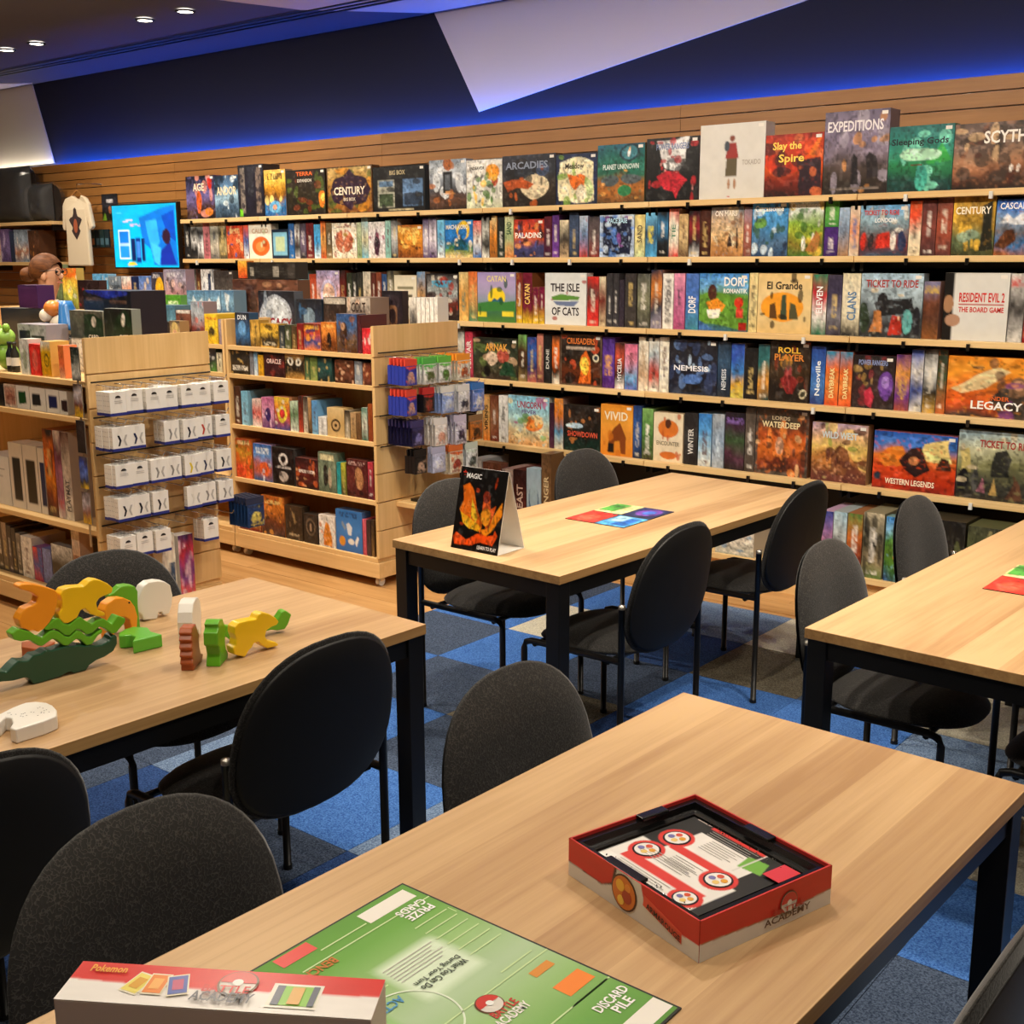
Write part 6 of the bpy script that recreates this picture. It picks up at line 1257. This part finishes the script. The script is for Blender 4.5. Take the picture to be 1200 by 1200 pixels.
# ------------------------------------------------------------------ plush toys on the near unit
o = game_box(-5.70, -5.53, 3.23, 1.2155, .145, .12, 'e0dcd4 d8d4cc', '', 410, False, False); tag(o, 'white carton under the caped plush toy', 'box')
pl = tag(empty('plush_toy', (-5.61, 3.29, 1.361)), 'plush toy in blue cape on the near unit', 'plush toy')
MB().ball((0, 0, .06), (.07, .055, .06)).build('body', pm_('d8ccb8'), pl)
MB().ball((-.035, -.02, .15), (.045, .045, .042)).build('head', pm_('d07a30'), pl); MB().ball((-.06, -.045, .115), (.036, .032, .034)).build('muzzle', pm_('e0d4c0'), pl)
cp = MB(); 
for i in range(7):
    for j in range(9):
        u, v = i/6, j/8*1.5*math.pi-.9; r = .04+.05*u; cp.v.append((.02+r*math.cos(v)*1.2, r*math.sin(v), .185-.14*u))
for i in range(6):
    for j in range(8): cp.f.append((i*9+j, i*9+j+1, (i+1)*9+j+1, (i+1)*9+j)); cp.sm.append(True)
cpo = cp.build('cape', pm_('2468a8'), pl); sm = cpo.modifiers.new('thick', 'SOLIDIFY'); sm.thickness = .008
for s in (-1, 1): MB().ball((-.03+s*.03, -.055, .035), (.02, .02, .034)).build('arm', pm_('c8783a'), pl)
gp = tag(empty('plush_toy', (-5.66, 3.02, 1.216)), 'lime green plush toy at the left frame edge', 'plush toy')
MB().ball((0, 0, .07), (.06, .055, .07)).build('body', pm_('8ab848'), gp); MB().ball((0, -.01, .165), (.055, .05, .045)).build('head', pm_('98c458'), gp)
for s in (-1, 1): MB().ball((s*.04, -.02, .21), (.02, .018, .022)).build('ear', pm_('88b840'), gp)
for k, (x, c_) in enumerate(((-5.585, '1c1c20'), (-5.54, '2a2620'))):
    t = tag(empty('bottle', (x, 2.99, 1.216)), ('black bottle with pale label beside the green plush' if k == 0 else 'dark brown bottle right of the black one'), 'bottle', 'bottles on the near unit')
    MB().lathe([(0, 0), (.019, 0), (.02, .01), (.02, .09), (.009, .115), (.009, .13), (.011, .13), (.011, .145), (0, .145)], n=14).build('glass', pm_(c_), t)
    MB().lathe([(.0204, .03), (.0204, .07)], n=14).build('label', M['paper'], t)

# ------------------------------------------------------------------ the person behind the near unit
PX, PY = -6.86, 3.9
pe = tag(empty('person', (PX, PY, 0), .45), 'person with brown hair in a bun, glasses and cream top, bent over goods', 'person')
# skeleton (facing +X before turning): joints joined by edges, one skin radius per joint
J = [((0, 0, .95), .13), ((0, 0, 1.12), .125), ((0, 0, 1.32), .135), ((.02, 0, 1.45), .085), ((.045, 0, 1.53), .052), ((.07, 0, 1.60), .062), ((.075, 0, 1.675), .086), ((.06, 0, 1.74), .07),
     ((.0, .17, 1.42), .06), ((.05, .23, 1.18), .045), ((.26, .19, 1.10), .036), ((.33, .175, 1.10), .03), ((0, -.17, 1.42), .06), ((.05, -.23, 1.18), .045), ((.26, -.19, 1.10), .036), ((.33, -.175, 1.10), .03),
     ((0, .09, .86), .1), ((.02, .10, .5), .065), ((0, .10, .1), .045), ((.12, .11, .045), .04), ((0, -.09, .86), .1), ((.02, -.10, .5), .065), ((0, -.10, .1), .045), ((.12, -.11, .045), .04)]
Eg = [(0, 1), (1, 2), (2, 3), (3, 4), (4, 5), (5, 6), (6, 7), (2, 8), (8, 9), (9, 10), (10, 11), (2, 12), (12, 13), (13, 14), (14, 15), (0, 16), (16, 17), (17, 18), (18, 19), (0, 20), (20, 21), (21, 22), (22, 23)]
for base, sg in ((11, 1), (15, -1)):
    for k in range(5):
        y = sg*(.175+(.022-.011*k if k < 4 else -.03)); ln = (.062, .07, .066, .052, .03)[k]
        n = len(J); J += [((.36 if k < 4 else .345, y, 1.10), .009), ((.36+ln*.55, y, 1.085), .0085), ((.36+ln, y, 1.06), .008)]
        Eg += [(base, n), (n, n+1), (n+1, n+2)]
me = bpy.data.meshes.new('body'); me.from_pydata([j[0] for j in J], Eg, []); bo_ = bpy.data.objects.new('body', me); col.objects.link(bo_); bo_.parent = pe
sk = bo_.modifiers.new('skin', 'SKIN'); sk.use_smooth_shade = True
for v, j in zip(me.skin_vertices[0].data, J): v.radius = (j[1], j[1])
me.skin_vertices[0].data[0].use_root = True
ss = bo_.modifiers.new('sub', 'SUBSURF'); ss.levels = 2; ss.render_levels = 2
me.materials.append(M['skin'])
fc = MB()
fc.ball((.150, 0, 1.655), (.020, .012, .022), 10, 6); fc.ball((.085, .076, 1.66), (.020, .009, .030), 10, 6); fc.ball((.085, -.076, 1.66), (.020, .009, .030), 10, 6)
fc.build('face_relief', M['skin'], pe)
for s in (-1, 1): MB().ball((.146, s*.032, 1.682), (.008, .012, .008), 8, 6).build('eye', M['black'], pe)
MB().ball((.146, 0, 1.617), (.012, .024, .006), 8, 6).build('mouth', pm_('b0685a'), pe)
hr = MB(); nn = 20; mm = 14
for i in range(mm+1):
    t_ = math.pi*.66*i/mm
    for k in range(nn):
        w = 2*math.pi*k/nn; front = max(0, math.cos(w)); tt = t_*(1-.48*front)
        hr.v.append((.055+.106*math.sin(tt)*math.cos(w)*(1+.02*math.sin(9*w)), .090*math.sin(tt)*math.sin(w), 1.69+.104*math.cos(tt)))
for i in range(mm):
    for k in range(nn): hr.f.append((i*nn+k, (i+1)*nn+k, (i+1)*nn+(k+1) % nn, i*nn+(k+1) % nn)); hr.sm.append(True)
ho = hr.build('hair', M['hair'], pe); MB().ball((-.075, 0, 1.665), (.048, .045, .045)).build('hair_bun', M['hair'], ho); MB().lathe([(.03, -.008), (.036, 0), (.03, .008)], (-.045, 0, 1.672), 12).build('hair_tie', M['black'], ho)
gl = empty('glasses'); gl.parent = pe
for s in (-1, 1):
    MB().tube([(.158, s*.034+.026*math.cos(a), 1.682+.02*math.sin(a)) for a in [2*math.pi*i/14 for i in range(15)]], .0022, 5).build('lens_rim', M['black'], gl)
    MB().tube([(.156, s*.06, 1.69), (.12, s*.084, 1.69), (.07, s*.088, 1.685)], .0022, 5).build('temple_arm', M['black'], gl)
MB().tube([(.16, -.01, 1.684), (.16, .01, 1.684)], .002, 5).build('bridge', M['black'], gl)
def shell(name, rows, mat):
    b = MB(); n = 24
    for (x, z, rx, ry) in rows:
        for k in range(n): w = 2*math.pi*k/n; b.v.append((x+rx*math.cos(w), ry*math.sin(w), z))
    for i in range(len(rows)-1):
        for k in range(n): b.f.append((i*n+k, (i+1)*n+k, (i+1)*n+(k+1) % n, i*n+(k+1) % n)); b.sm.append(True)
    o = b.build(name, mat, pe); s = o.modifiers.new('thick', 'SOLIDIFY'); s.thickness = .006; return o
shell('top', [(.03, 1.515, .075, .08), (.02, 1.485, .10, .14), (.01, 1.44, .125, .205), (.005, 1.38, .15, .225), (0, 1.25, .155, .19), (0, 1.1, .16, .18), (0, .98, .165, .19)], M['cream'])
for s in (-1, 1):
    MB().tube([(0, s*.165, 1.43), (.03, s*.215, 1.30), (.05, s*.235, 1.20)], .075, 14, .06).build('sleeve', M['cream'], pe)
    MB().tube([(0, s*.09, .97), (.012, s*.1, .6), (.004, s*.105, .1)], .115, 14, .075).build('trouser_leg', M['denim'], pe)
